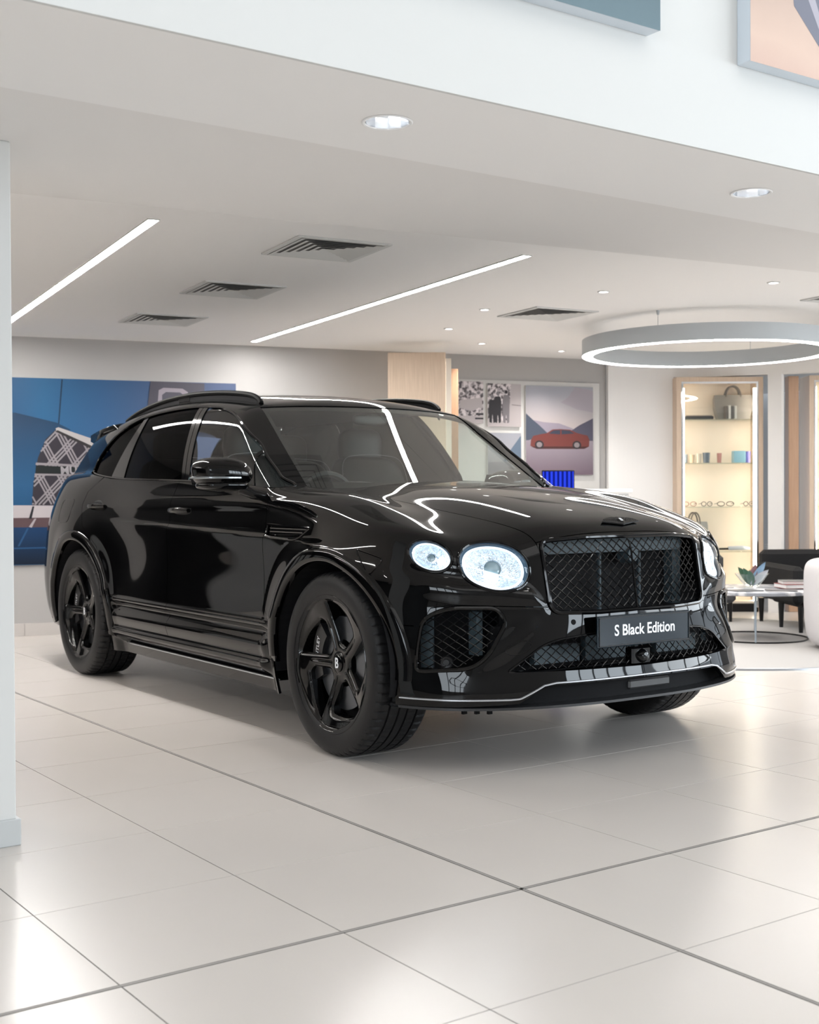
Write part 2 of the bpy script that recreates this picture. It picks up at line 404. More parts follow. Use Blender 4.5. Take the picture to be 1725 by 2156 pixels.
def pr(P):
    d = np.asarray(P, float) - np.array(CAMP); z = d @ np.array(FWD)
    return np.stack([862.5 + 2646.25 * (d @ np.array(RGT)) / z, 1078 - 2646.25 * (d @ np.array(UPV)) / z, z], -1)
def clip(V, N, T, f, extra=None):
    """keep f<0 part of a triangle mesh; N normals; returns V,N,T"""
    f = np.where(np.abs(f) < 1e-7, 1e-7, f)
    s = f[T] < 0; k = s.sum(1)
    keep = T[k == 3]; out = [keep]
    newV = [V]; newN = [N]; newE = [extra] if extra is not None else None; nv = len(V)
    def cut(a, b):
        nonlocal nv
        lo = np.minimum(a, b); hi = np.maximum(a, b); key = lo.astype(np.int64) * len(V) + hi
        return key
    T1 = T[k == 1]; T2_ = T[k == 2]
    s1 = f[T1] < 0; s2 = f[T2_] < 0
    r1 = s1.argmax(1); T1 = np.stack([T1[np.arange(len(T1)), (r1 + i) % 3] for i in range(3)], 1) if len(T1) else T1.reshape(0, 3)
    r2 = (~s2).argmax(1); T2_ = np.stack([T2_[np.arange(len(T2_)), (r2 + i) % 3] for i in range(3)], 1) if len(T2_) else T2_.reshape(0, 3)
    keys = np.concatenate([cut(T1[:, 0], T1[:, 1]), cut(T1[:, 0], T1[:, 2]), cut(T2_[:, 0], T2_[:, 1]), cut(T2_[:, 0], T2_[:, 2])])
    if len(keys) == 0:
        T = keep
    else:
        u, inv = np.unique(keys, return_inverse=True); a = u // len(V); b = u % len(V); t = (f[a] / (f[a] - f[b]))[:, None]
        newV.append(V[a] + (V[b] - V[a]) * t); n = N[a] + (N[b] - N[a]) * t; newN.append(n / np.linalg.norm(n, axis=1, keepdims=True))
        if extra is not None: newE.append(extra[a] + (extra[b] - extra[a]) * t)
        inv = inv + len(V); n1, n2 = len(T1), len(T2_)
        i01, i02, j01, j02 = inv[:n1], inv[n1:2 * n1], inv[2 * n1:2 * n1 + n2], inv[2 * n1 + n2:]
        out.append(np.stack([T1[:, 0], i01, i02], 1))
        out.append(np.stack([j01, T2_[:, 1], T2_[:, 2]], 1)); out.append(np.stack([j01, T2_[:, 2], j02], 1))
        T = np.concatenate(out); V = np.concatenate(newV); N = np.concatenate(newN)
        if extra is not None: extra = np.concatenate(newE)
    used = np.unique(T); m = np.full(len(V), -1); m[used] = np.arange(len(used))
    if extra is not None: return V[used], N[used], m[T], extra[used]
    return V[used], N[used], m[T]
def gridtris(a, b):
    i, j = np.meshgrid(np.arange(a - 1), np.arange(b - 1), indexing='ij'); p = (i * b + j).ravel()
    return np.concatenate([np.stack([p, p + b, p + b + 1], 1), np.stack([p, p + b + 1, p + 1], 1)])
def bedges(T):
    E = np.concatenate([T[:, [0, 1]], T[:, [1, 2]], T[:, [2, 0]]]); lo = E.min(1).astype(np.int64); hi = E.max(1); k = lo * (T.max() + 1) + hi
    u, ix, c = np.unique(k, return_index=True, return_counts=True); return E[ix[c == 1]]
def flange(V, N, T, d, seam=None):
    """add an inward return along open edges (double vertices, own normals)"""
    E = bedges(T)
    if seam is not None: E = E[~(seam(V[E[:, 0]]) & seam(V[E[:, 1]]))]
    if len(E) == 0: return V, N, T
    a, b = V[E[:, 0]], V[E[:, 1]]; na, nb = N[E[:, 0]], N[E[:, 1]]; e = b - a
    fn = np.cross(e, -(na + nb)); fn /= np.maximum(np.linalg.norm(fn, axis=1, keepdims=True), 1e-9)
    n0 = len(V); m = len(E)
    nV = np.concatenate([V, a, b, b - nb * d, a - na * d]); fn = -fn if False else fn
    q = n0 + np.arange(m)
    t = np.concatenate([np.stack([q + m, q, q + 3 * m], 1), np.stack([q + m, q + 3 * m, q + 2 * m], 1)])
    # normal of these triangles
    tn = np.cross(nV[t[:m, 1]] - nV[t[:m, 0]], nV[t[:m, 2]] - nV[t[:m, 0]]); tn /= np.maximum(np.linalg.norm(tn, axis=1, keepdims=True), 1e-12)
    nN = np.concatenate([N, tn, tn, tn, tn])
    return nV, nN, np.concatenate([T, t])

# ------------------------------------------------------------------ the room
CX, CY, CZ = CAMP
def S(x, y):      # plan point seen on the 2.36 m ceiling
    k = .8815; return (CX + (x - CX) * k, CY + (y - CY) * k)
RH = (.568328, .822802); FH = (-.822839, .568275)
def vd(lat, dep, z=0.): return (CX + FH[0] * dep + RH[0] * lat, CY + FH[1] * dep + RH[1] * lat, z)
VROT = math.atan2(RH[1], RH[0])          # local x = to the right, local y = away from the camera
CEIL = 2.36; SOF = 2.21; ROT = math.radians(-7.2)
WA0 = (-5.362, -.623); WAD = (.2247, .9744)                  # back wall, plan line
LC = (-1.93, 3.48)                                              # centre of the round lounge
def wa(s, off=0.): return (WA0[0] + WAD[0] * s + WAD[1] * off, WA0[1] + WAD[1] * s - WAD[0] * off)

# floor: base and tiles
fl = mk('floor', [(-9, -11, -.0015), (10.4, -11, -.0015), (10.4, 9.6, -.0015), (-9, 9.6, -.0015)], [(0, 1, 2, 3)], M_['grout'])
tag(fl, kind='structure')
QX, QY, QT = 1.8219, -1.4869, 3.1289; SX, SY = .5864, .5876
def t2c(X, Y):
    dx, dy = X - QX, Y - QY; c, s = math.cos(QT), math.sin(QT); return (c * dx + s * dy, -s * dx + c * dy)
g = .0017
def tilemesh():
    a, b = SX / 2 - g, SY / 2 - g
    return [(x, y, z) for z in (-.008, 0.) for x, y in ((-a, -b), (a, -b), (a, b), (-a, b))], [(0, 1, 5, 4), (1, 2, 6, 5), (2, 3, 7, 6), (3, 0, 4, 7), (4, 5, 6, 7)]
tv, tf = tilemesh()
cand = []; far = []
for i in range(-16, 18):
    for j in range(-16, 18):
        # the double joints widen the grid by a thin strip
        X = (i + .5) * SX; Y = (j + .5) * SY; x, y = t2c(X, Y)
        if x < -7.6 or x > 10 or y < -10 or y > 9: continue
        if (x - WA0[0]) * WAD[1] - (y - WA0[1]) * WAD[0] < -.5: continue
        pts = [t2c(X + a * SX / 2, Y + b * SY / 2) for a in (-1, 1) for b in (-1, 1)]
        P = pr([(p[0], p[1], 0) for p in pts])
        vis = (P[:, 2] > .3).any() and (P[:, 0].max() > -60) and (P[:, 0].min() < 1790) and (P[:, 1].max() > 1060) and (P[:, 1].min() < 2250) and P[:, 2].min() > .2
        (cand if vis else far).append((P[:, 2].mean(), x, y))
cand.sort(); far += cand[290:]; cand = cand[:290]
tm = None
for k, (d, x, y) in enumerate(cand):
    if tm is None:
        o = mk('floor_tile', tv, tf, M_['floor'], fl); tm = o
    else:
        o = bpy.data.objects.new('floor_tile', tm.data); COL.objects.link(o); o.parent = fl
    o.location = (x, y, 0); o.rotation_euler = (0, 0, -QT)
V = []; Fq = []
for d, x, y in far:
    n = len(V); c, s = math.cos(-QT), math.sin(-QT); V += [(x + c * p[0] - s * p[1], y + s * p[0] + c * p[1], p[2]) for p in tv]; Fq += [tuple(q + n for q in f) for f in tf]
o = mk('floor_tile_field', V, Fq, M_['floor'], fl); tag(o, kind='stuff')
# thin expansion strips in two of the joints
m = MB()
for (a, b) in (((-15 * SX, 0), (17 * SX, 0)), ((0, -15 * SY), (0, 17 * SY))):
    p, q = t2c(*a), t2c(*b); ang = math.atan2(q[1] - p[1], q[0] - p[0]); L = math.hypot(q[0] - p[0], q[1] - p[1])
    m.box(((p[0] + q[0]) / 2, (p[1] + q[1]) / 2, -.0006), (L, .0095, .0022), ang)
    for sgn in (-1, 1): m.m = 1; m.box(((p[0] + q[0]) / 2 - math.sin(ang) * .0058 * sgn, (p[1] + q[1]) / 2 + math.cos(ang) * .0058 * sgn, -.0005), (L, .0022, .0023), ang); m.m = 0
m.build('expansion_strip', None, fl, mats=[M_['trimstrip'], M_['grout']])

# outer shell
def quadwall(name, p, q, z0, z1, m_, th=.12):
    dx, dy = q[0] - p[0], q[1] - p[1]; L = math.hypot(dx, dy); a = math.atan2(dy, dx)
    b = MB().box(((p[0] + q[0]) / 2 - math.sin(a) * th / 2 * 1, (p[1] + q[1]) / 2 + math.cos(a) * th / 2, (z0 + z1) / 2), (L, th, z1 - z0), a)
    return tag(b.build(name, m_), kind='structure')
p0 = wa(-1.7); p1 = wa(5.32)
quadwall('wall_back', p0, p1, 0, CEIL + .3, M_['wall'])
quadwall('wall_back_left', wa(-9.5), wa(-1.7), 0, CEIL + .3, mat('charcoal_reflected_wall', (.006, .006, .007), .3))  # unseen wall, made charcoal so that the car doors reflect black
def skirting(name, p, q, h=.10, th=.012, n=None, parent=None):
    dx, dy = q[0] - p[0], q[1] - p[1]; L = math.hypot(dx, dy); a = math.atan2(dy, dx); n = n or max(1, int(round(L / SX)))
    root = None; l = L / n
    for k in range(n):
        t = (k + .5) / n; b = MB().box((p[0] + dx * t + math.sin(a) * th / 2, p[1] + dy * t - math.cos(a) * th / 2, h / 2), (l - .003, th, h), a, .001)
        if root is None: root = tag(b.build(name, M_['skirt']), kind='structure')
        else: b.build('skirting_tile', M_['skirt'], root)
    return root
skirting('baseboard_back', p0, p1)
# ceiling over the low area (edge runs along the slanted soffit line)
e0 = (-.097, -2.261); e1 = (.475, 1.627); ed = ((e1[0] - e0[0]) / 3.930, (e1[1] - e0[1]) / 3.930)
A_ = (e0[0] - ed[0] * 6.5, e0[1] - ed[1] * 6.5); B_ = (e0[0] + ed[0] * 11.5, e0[1] + ed[1] * 11.5)
o = mk('ceiling', [(A_[0] + .05, A_[1], CEIL), (B_[0] + .05, B_[1], CEIL), (-9, B_[1], CEIL), (-9, A_[1], CEIL), (A_[0] + .05, A_[1], CEIL + .1), (B_[0] + .05, B_[1], CEIL + .1), (-9, B_[1], CEIL + .1), (-9, A_[1], CEIL + .1)],
       [(3, 2, 1, 0), (4, 5, 6, 7), (0, 1, 5, 4), (1, 2, 6, 5), (2, 3, 7, 6), (3, 0, 4, 7)], M_['ceil']); tag(o, kind='structure')
# soffit, wide part
o = mk('ceiling_soffit', [(A_[0], A_[1], SOF), (B_[0], B_[1], SOF), (1.16, B_[1], SOF), (1.16, A_[1], SOF), (A_[0], A_[1], CEIL + .2), (B_[0], B_[1], CEIL + .2), (1.16, B_[1], CEIL + .2), (1.16, A_[1], CEIL + .2)],
       [(0, 1, 2, 3), (7, 6, 5, 4), (0, 4, 5, 1), (1, 5, 6, 2), (2, 6, 7, 3), (3, 7, 4, 0)], mat('soffit_shade_paint', (.83, .815, .80), .9, spec=.1)); tag(o, kind='structure')  # ceiling paint darkened, puts the soffit's shade into the colour
# beam with the upper wall, two round openings for the downlights in its underside
DLS = [(1.452, -1.64), (1.466, -.06)]; DR = .066
xs = np.linspace(1.144, 1.76, 78); ys = np.linspace(-8.6, 8.9, 700)
ys = np.unique(np.concatenate([np.linspace(-8.6, -1.9, 20), np.linspace(-1.9, .3, 280), np.linspace(.3, 8.9, 20)]))
gx, gy = np.meshgrid(xs, ys, indexing='ij'); V = np.stack([gx.ravel(), gy.ravel(), np.full(gx.size, 2.19)], 1); N = np.tile([0, 0, -1.], (len(V), 1)); T = gridtris(len(xs), len(ys))[:, ::-1]
for c in DLS: V, N, T = clip(V, N, T, DR - np.hypot(V[:, 0] - c[0], V[:, 1] - c[1]))
n = len(V); V = list(map(tuple, V)); T = [tuple(t) for t in T]
V += [(1.144, -8.6, 2.19), (1.76, -8.6, 2.19), (1.76, 8.9, 2.19), (1.144, 8.9, 2.19), (1.144, -8.6, 5.), (1.76, -8.6, 5.), (1.76, 8.9, 5.), (1.144, 8.9, 5.)]
T += [(n, n + 1, n + 5, n + 4), (n + 2, n + 3, n + 7, n + 6), (n + 3, n, n + 4, n + 7)]
o = mk('wall_upper_beam', V, T, M_['ceil']); tag(o, kind='structure')
o = MB().box((1.766, .15, 3.5), (.012, 17.5, 2.62)).build('wall_upper_front', M_['wallw']); tag(o, kind='structure')
# high hall around and behind the camera (seen in the reflections)
o = MB().box((5.9, 0, 5.05), (8.4, 18, .1)).build('ceiling_hall', M_['ceil']); tag(o, kind='structure')
TAU = mat('taupe_wall_paint', (.40, .385, .375), .7)
DARKW = mat('charcoal_wall_panel', (.006, .006, .007), .35)
quadwall('wall_side', (4.2, -8.4), (-9, -8.4), 0, 5.0, DARKW, .12)
quadwall('wall_end', (-9, 9.3), (1.1, 9.3), 0, 5.0, M_['wall'], .12)
# glazed shop fronts: frames with panes, daylight behind
def glazing(name, c, ang, w, h, nx, rails):
    r = tag(MB().box((0, 0, .04), (w, .12, .08)).build(name, M_['satin']), kind='structure'); r.location = (c[0], c[1], 0); r.rotation_euler = (0, 0, ang)
    MB().box((0, 0, h - .05), (w, .12, .1)).build('head_rail', M_['satin'], r)
    for k in range(nx + 1): MB().box((-w / 2 + w * k / nx, 0, h / 2), (.07, .12, h)).build('mullion', M_['satin'], r)
    for z in rails: MB().box((0, 0, z), (w, .08, .06)).build('transom', M_['satin'], r)
    return r
glazing('window_1', (9.45, 5.6), math.pi / 2, 5.8, 3.65, 5, (1.22, 2.9))
glazing('window_2', (5.2, 8.45), 0, 7.4, 3.65, 5, (1.0, 2.9))
glazing('window_3', (6.9, -8.45), 0, 5.4, 3.65, 4, (1.22, 2.9))
for nm, p, q, z0, z1 in (('wall_front_sill', (9.4, 8.5), (9.4, 2.7), 0, 1.2), ('wall_front_head', (9.4, 8.5), (9.4, 2.7), 3.6, 5.0), ('wall_side_sill', (9.6, -8.4), (4.2, -8.4), 0, 1.2), ('wall_side_head', (9.6, -8.4), (4.2, -8.4), 3.6, 5.0), ('wall_end_head', (1.2, 8.4), (9.4, 8.4), 3.6, 5.0)):
    quadwall(nm, p, q, z0, z1, TAU)
quadwall('wall_front', (9.4, 2.7), (9.4, -8.4), 0, 5, TAU)
# unseen grey panels before the charcoal wall, added for the door reflections
for k in range(5):
    o = MB().box((0, 0, .62), (.40, .04, 1.24), 0, .01).build('reflection_panel', mat('grey_panel', (.34, .35, .36), .5) if k == 0 else o.data.materials[0])
    o.location = (*wa(-4.9 + k * .60, .5), 0); o.rotation_euler = (0, 0, math.atan2(WAD[1], WAD[0])); tag(o, ('first', 'second', 'third', 'fourth', 'fifth')[k] + ' pale grey stand from the far end of the charcoal wall', 'stand', 'grey stands outside the picture')

# pillar at the left
p = tag(MB().box((.375, -2.924, SOF / 2), (.40, .90, SOF), 0, .004).build('wall_left_pillar', M_['wallw']), kind='structure')
sk = MB().box((.375, -2.919, .0425), (.424, .914, .085), 0, .003).build('baseboard_left', mat('grey_plinth', (.52, .54, .545), .4)); tag(sk, kind='structure')

# round lounge wall with its display cabinets
R0 = 2.07
def la(a, r=R0): return (LC[0] + r * math.cos(a), LC[1] + r * math.sin(a))
a_c1 = math.atan2(5.353 - LC[1], -3.50 - LC[0])
RW = 2.42
def arcwall(V, Fq, a0, a1, z0, z1, n):
    n0 = len(V); aa = np.linspace(a0, a1, n + 1)
    for a in aa:
        for r, z in ((RW, z0), (RW, z1), (RW + .10, z1), (RW + .10, z0)): V.append((*la(a, r), z))
    for k in range(n):
        for q in range(4): Fq.append((n0 + k * 4 + q, n0 + k * 4 + (q + 1) % 4, n0 + k * 4 + 4 + (q + 1) % 4, n0 + k * 4 + 4 + q))
    Fq.append((n0, n0 + 1, n0 + 2, n0 + 3)); Fq.append((n0 + n * 4 + 3, n0 + n * 4 + 2, n0 + n * 4 + 1, n0 + n * 4))
def cang(p): return math.atan2(p[1] - LC[1], p[0] - LC[0])
CABC = [vd(2.873, 11.62), vd(4.10, 11.62)]; hw = .19
ca = [cang(p) for p in CABC]; V = []; Fq = []
arcwall(V, Fq, ca[0] + hw * .93, math.radians(154), 0, CEIL + .05, 14); arcwall(V, Fq, ca[1] + hw * 1.0, ca[0] - hw * .93, 0, CEIL + .05, 8); arcwall(V, Fq, math.radians(40), ca[1] - hw * 1.0, 0, CEIL + .05, 10)
for a in ca: arcwall(V, Fq, a - hw, a + hw, 2.19, CEIL + .05, 6)
o = mk('wall_lounge', V, Fq, mat('greige_wall_paint', (.84, .83, .825), .85, spec=.1), smooth=False); tag(o, kind='structure')
# low round platform with a metal edge
RP = 2.15; LPc = (-2.22, 3.84)
LPc = (LC[0] + .0, LC[1] + .0); RP = math.hypot(-.735 - LPc[0], 2.36 - LPc[1])
m = MB().lathe([(0, .010), (RP - .02, .010)], 96); o = m.build('floor_lounge', mat('pale_carpet', (.42, .41, .405), .9, spec=.1, bump=(300, .3)), None); o.location = (*LPc, 0); tag(o, kind='structure')
o = MB().lathe([(RP - .02, .0), (RP - .02, .012), (RP - .012, .016), (RP, .012), (RP + .002, 0)], 128).build('trim_1', mat('brushed_edge', (.42, .43, .45), .3, metal=.8), smooth=True); o.location = (*LPc, 0); tag(o, kind='structure')

# ------------------------------------------------------------------ ceiling fittings
M_['ventback'] = mat('vent_shadow_grey', (.22, .22, .22), .8)
def vent(x, y, label):
    r = empty('ceiling_vent', (*S(x, y), CEIL), ROT, label=label, cat='vent', group='square air vents in the ceiling')
    w = .256
    m = MB()
    for sx, sy, c in ((2 * w, .03, (0, w - .015)), (2 * w, .03, (0, -w + .015))): m.box((c[0], c[1], -.004), (sx, sy, .008), 0, .002)
    for c in ((w - .015, 0), (-w + .015, 0)): m.box((c[0], c[1], -.004), (.03, 2 * w - .06, .008), 0, .002)
    m.build('frame', M_['wallw'], r)
    MB().box((0, 0, -.0008), (2 * w - .05, 2 * w - .05, .001)).build('dark_backing', M_['ventback'], r)
    for k in range(6):
        a = w - .030 - k * .038; b = a - .031
        if b < .004: b = .004
        V = [(-a, -a, -.010), (a, -a, -.010), (a, a, -.010), (-a, a, -.010), (-b, -b, -.003), (b, -b, -.003), (b, b, -.003), (-b, b, -.003)]
        # blades lean: outer edge low
        mk('louvre_blade', V, [(0, 1, 5, 4), (1, 2, 6, 5), (2, 3, 7, 6), (3, 0, 4, 7)], M_['wallw'], r)
    return r
vent(-1.76, .07, 'square louvred ceiling vent nearest the camera, above the car roof')
vent(-3.357, .268, 'square louvred ceiling vent in the middle of the row of three')
vent(-4.986, .46, 'square louvred ceiling vent farthest back in the row of three')
vent(-3.054, 2.882, 'square louvred ceiling vent left of the ring lamp')
vent(-1.18, 4.25, 'square louvred ceiling vent cut by the right edge of the picture')
def strip(a, b, label):
    a = S(*a); b = S(*b); L = math.hypot(b[0] - a[0], b[1] - a[1]); ang = math.atan2(b[1] - a[1], b[0] - a[0])
    r = empty('linear_ceiling_light', ((a[0] + b[0]) / 2, (a[1] + b[1]) / 2, CEIL), ang, label=label, cat='ceiling light', group='linear lights in the ceiling')
    MB().box((0, 0, -.002), (L, .050, .004)).build('light_panel', M_['led'], r)
    m = MB(); m.box((0, .027, -.003), (L + .012, .004, .006)); m.box((0, -.027, -.003), (L + .012, .004, .006)); m.box((L / 2 + .004, 0, -.003), (.004, .05, .006)); m.box((-L / 2 - .004, 0, -.003), (.004, .05, .006))
    m.build('trim_frame', M_['wallw'], r); return r
strip((-1.575, -1.075), (-6.17, -.495), 'long bright linear ceiling light at the left beside the pillar')
strip((-1.27, 1.175), (-5.885, 1.755), 'long bright linear ceiling light right of the three air vents')
strip((-1.99, -4.50), (-6.60, -3.92), 'linear ceiling light outside the picture, left of the pillar')  # unseen strip added to brighten the floor on the left
strip((-.4, 6.7), (-2.4, 7.0), 'short linear ceiling light outside the picture, right of the lounge')  # unseen strip added to brighten the lounge and the rear ceiling
strip((-2.25, -6.40), (-6.86, -5.82), 'linear ceiling light outside the picture, far left')  # another unseen strip, added as fill from the left
strip((1.2, -6.85), (-1.6, -6.50), 'short linear ceiling light outside the picture, by the side wall')  # short unseen strip added as fill
def spot(x, y, label, r_=.037):
    r = empty('ceiling_spotlight', (*S(x, y), CEIL), 0, label=label, cat='ceiling light', group='small round spotlights in the ceiling')
    MB().lathe([(r_ * .72, -.001), (r_ * .8, -.006), (r_, -.005), (r_ * 1.08, 0)], 28).build('bezel', M_['wallw'], r, smooth=True)
    MB().lathe([(0, -.002), (r_ * .5, -.002), (r_ * .74, -.001)], 24).build('lamp_glass', M_['dlamp'], r)
    l = bpy.data.lights.new('spot_beam', 'SPOT'); l.energy = 48; l.spot_size = math.radians(120); l.spot_blend = .8; l.shadow_soft_size = .03; l.color = (1, .95, .88)
    q = bpy.data.objects.new('spot_beam', l); COL.objects.link(q); q.parent = r; q.location = (0, 0, -.012)
    return r
spot(-2.01, 2.50, 'small round ceiling spotlight just left above the ring lamp')
spot(-1.10, 3.21, 'small round ceiling spotlight above the ring lamp near the right edge')
spot(-4.94, 4.70, 'small round ceiling spotlight hidden close behind the ring lamp left rim')
spot(-3.14, 2.32, 'small round ceiling spotlight left of the square vent beside the ring lamp')
spot(-4.19, 2.75, 'small round ceiling spotlight above the tall oak cabinet')
spot(-4.87, 3.64, 'small round ceiling spotlight above the wall of framed pictures')
for k, c in enumerate(DLS):
    r = empty('round_downlight', (c[0], c[1], 2.19), 0, label=('large round recessed downlight above the car roof, the left one', 'large round recessed downlight near the right edge of the beam')[k], cat='ceiling light', group='recessed downlights in the beam')
    MB().lathe([(DR * .99, .002), (DR * 1.0, -.002), (DR * 1.09, -.0035), (DR * 1.15, -.001)], 48).build('trim_ring', mat('white_trim_ring', (.9, .9, .9), .4), r, smooth=True)  # plain white trim, no emission
    MB().lathe([(DR * .99, .0), (DR * .96, .03), (DR * .82, .06), (DR * .5, .085), (.001, .09)], 10).build('reflector', mat('faceted_reflector', (.95, .97, 1), .18, metal=1.), r)
    MB().lathe([(0, .045), (.020, .045), (.022, .085)], 20).build('lamp', M_['dlamp'], r)
# ring lamp
rl = empty('ring_lamp', (LC[0], LC[1], 2.135), 0, label='large round grey pendant ring lamp with a lit underside over the lounge', cat='pendant lamp')
RO, RI, RHh = .930, .848, .118
MB().lathe([(RO, .0), (RO, RHh), (RI, RHh), (RI, .0)], 128).build('ring_body', M_['grey'], rl, smooth=True)
MB().lathe([(RO - .003, .001), (RO - .004, -.001), (RI + .004, -.001), (RI + .003, .001)], 128).build('light_panel', M_['ledring'], rl)
for a in (200, 290, 20, 110):
    x, y = (RO + RI) / 2 * math.cos(math.radians(a)), (RO + RI) / 2 * math.sin(math.radians(a))
    w = MB().tube([(x, y, RHh), (x, y, CEIL - 2.135)], .0018, 5).build('suspension_wire', M_['grey'], rl)
    MB().lathe([(0, -.03), (.008, -.03), (.012, 0)], 12, Matrix.Translation((x, y, CEIL - 2.135))).build('ceiling_anchor', M_['grey'], w)

# ------------------------------------------------------------------ the car: front axle at x=0, nose towards +x, half widths mirrored
car = empty('car', (0, 0, 0), label='large black sport utility car with round lit headlamps and black mesh grille', cat='car')
def wrapgrid():
    st = []
    for y in np.arange(0, .40, .0115): st.append((.30, y, 0.))
    for a in np.arange(0, 90, 1.0): st.append((.30, .40, a))
    for x in np.arange(.30, -3.55, -.0115): st.append((x, .40, 90.))
    for a in np.arange(90, 180, 2.5): st.append((-3.55, .40, a))
    for y in np.arange(.40, -.001, -.04): st.append((-3.55, max(y, 0), 180.))
    st = np.array(st); rows = [(z, 0.) for z in np.arange(.19, .66, .0105)] + [(.66, a) for a in np.arange(0, 91, 1.05)]
    rows = np.array(rows); ns, nr = len(st), len(rows)
    th = np.radians(st[:, 2])[:, None]; al = np.radians(rows[:, 1])[None]
    O = np.stack([np.broadcast_to(st[:, 0][:, None], (ns, nr)), np.broadcast_to(st[:, 1][:, None], (ns, nr)), np.broadcast_to(rows[:, 0][None], (ns, nr))], -1).copy()
    D = np.stack([np.cos(th) * np.cos(al), np.sin(th) * np.cos(al), np.sin(al) * np.ones_like(th)], -1)
    P = root(H, O, D, 1.7, n=22); P = P.reshape(-1, 3); N = grad(H, P, 6e-4)
    P[:, 1] = np.maximum(P[:, 1], 0)
    return P, N, gridtris(ns, nr)[:, ::-1]
WP, WN, WT = wrapgrid()
def topgrid():
    xs = np.arange(-.66, .90, .0115); ys = np.arange(0, .80, .0115); gx, gy = np.meshgrid(xs, ys, indexing='ij')
    O = np.stack([gx, gy, np.full_like(gx, .45)], -1); D = np.zeros_like(O); D[..., 2] = 1
    P = root(F, O, D, 1.0, n=22).reshape(-1, 3); return P, grad(F, P, 6e-4), gridtris(*gx.shape)
HP, HN, HT = topgrid()
def ghgrid():
    xs = np.arange(-.40, -3.95, -.0115); al = np.concatenate([np.arange(-6, 60, .9), np.arange(60, 90.1, 1.3)])
    gx, ga = np.meshgrid(xs, np.radians(al), indexing='ij')
    O = np.stack([gx, 0 * gx, 0 * gx + 1.08], -1); D = np.stack([0 * gx, np.cos(ga), np.sin(ga)], -1)
    P = root(G, O, D, 1.3, n=22).reshape(-1, 3); P[:, 1] = np.maximum(P[:, 1], 0); return P, grad(G, P, 6e-4), gridtris(*gx.shape)[:, ::-1]
GP, GN, GT = ghgrid()
def fixwind(V, N, T):
    tn = np.cross(V[T[:, 1]] - V[T[:, 0]], V[T[:, 2]] - V[T[:, 0]]); flip = (tn * N[T].sum(1)).sum(1) < 0
    T = T.copy(); T[flip] = T[flip][:, ::-1]; return T
WT = fixwind(WP, WN, WT); HT = fixwind(HP, HN, HT); GT = fixwind(GP, GN, GT)
def mir(V, N, T):
    V = V.copy(); N = N.copy(); V[:, 1] *= -1; N[:, 1] *= -1; return V, N, T[:, ::-1]
def cutall(src, fs):
    V, N, T = src
    for f in fs:
        if len(T) == 0: break
        V, N, T = clip(V, N, T, f(V[:, 0], V[:, 1], V[:, 2]))
    return V, N, T
def panel(name, src, fs, m, parent=None, fl=.012, off=0., both=True, centre=False, label=None):
    V, N, T = cutall(src, fs)
    if len(T) == 0: print('EMPTY panel', name); return None
    if off: V = V + N * off
    if fl: V, N, T = flange(V, N, T, fl, seam=(lambda p: p[:, 1] < 1e-3) if centre else None)
    par = parent or car
    if centre:
        a = mir(V, N, T); o = mk(name, np.concatenate([a[0], V]), np.concatenate([a[2], T + len(V)]), m, par, normals=np.concatenate([a[1], N]))
        if label: o['label'] = label
        return o
    a = mir(V, N, T); o = mk(name, a[0], a[2], m, par, normals=a[1])        # the car's right side (towards the camera)
    if label: o['label'] = label
    if both:
        o2 = mk(name, V, T, m, par if parent is None or not isinstance(parent, tuple) else parent[1], normals=N)
        if label: o2['label'] = label
    return o
GAP = .0018
# --- boundary curves
_d = lambda x, xs, ys: np.interp(x, xs, ys)
def belt(x): return _d(x, [-3.2, -3.089, -2.665, -2.1, -1.529, -.657, -.60], [1.250, 1.245, 1.207, 1.19, 1.175, 1.137, 1.133])
def xdoorF(z): return _d(z, [.2, .45, .52, .59, .907, 1.06, 1.14], [-.555, -.565, -.578, -.622, -.604, -.610, -.640])
def xdoorM(z): return _d(z, [.2, .50, .58, 1.06, 1.16, 1.25], [-1.715, -1.72, -1.725, -1.69, -1.645, -1.60])
def xdoorR(z): return _d(z, [.2, .53, .80, .92, 1.05, 1.13, 1.18, 1.25], [-2.66, -2.66, -2.70, -2.905, -2.985, -2.975, -2.87, -2.72])
def hedge(x): return np.where(x > .736, .443, hoodedge(x))
def hfront(Y): return .9405 - .036 * np.clip(Y / .443, 0, 1.3) ** 3
def zbump(x, Y): return np.interp(Y, [.43, .46, .78, .845, .866, .872, 1.1], [.652, .655, .668, .655, .60, .583, .598])
GRO = rpoly([(-.5, .927), (0, .927), (.27, .9235), (.437, .910), (.429, .632), (.25, .626), (0, .6235), (-.5, .6235)], [0, 0, .05, .035, .045, .05, 0, 0])
def grow(P, d):   # offset polygon by sampling sdf is costly; shift through the field instead
    return P
f_gr = lambda x, Y, z: sdpoly(Y, z, GRO)
INT = rpoly([(.795, .657), (.636, .655), (.606, .600), (.690, .470), (.745, .424), (.890, .408), (.886, .50), (.868, .615)], [.06, .03, .05, .06, .05, .02, .03, .05])
def f_int(x, Y, z): return np.where(x > .35, sdpoly(Y, z, INT), 1.)
LGR = rpoly([(-.5, .545), (0, .545), (.26, .540), (.40, .527), (.475, .507), (.625, .407), (0, .398), (-.5, .398)], [0, 0, .05, .06, .08, .02, 0, 0])
def f_lgr(x, Y, z): return np.where(x > .35, sdpoly(Y, z, LGR), 1.)
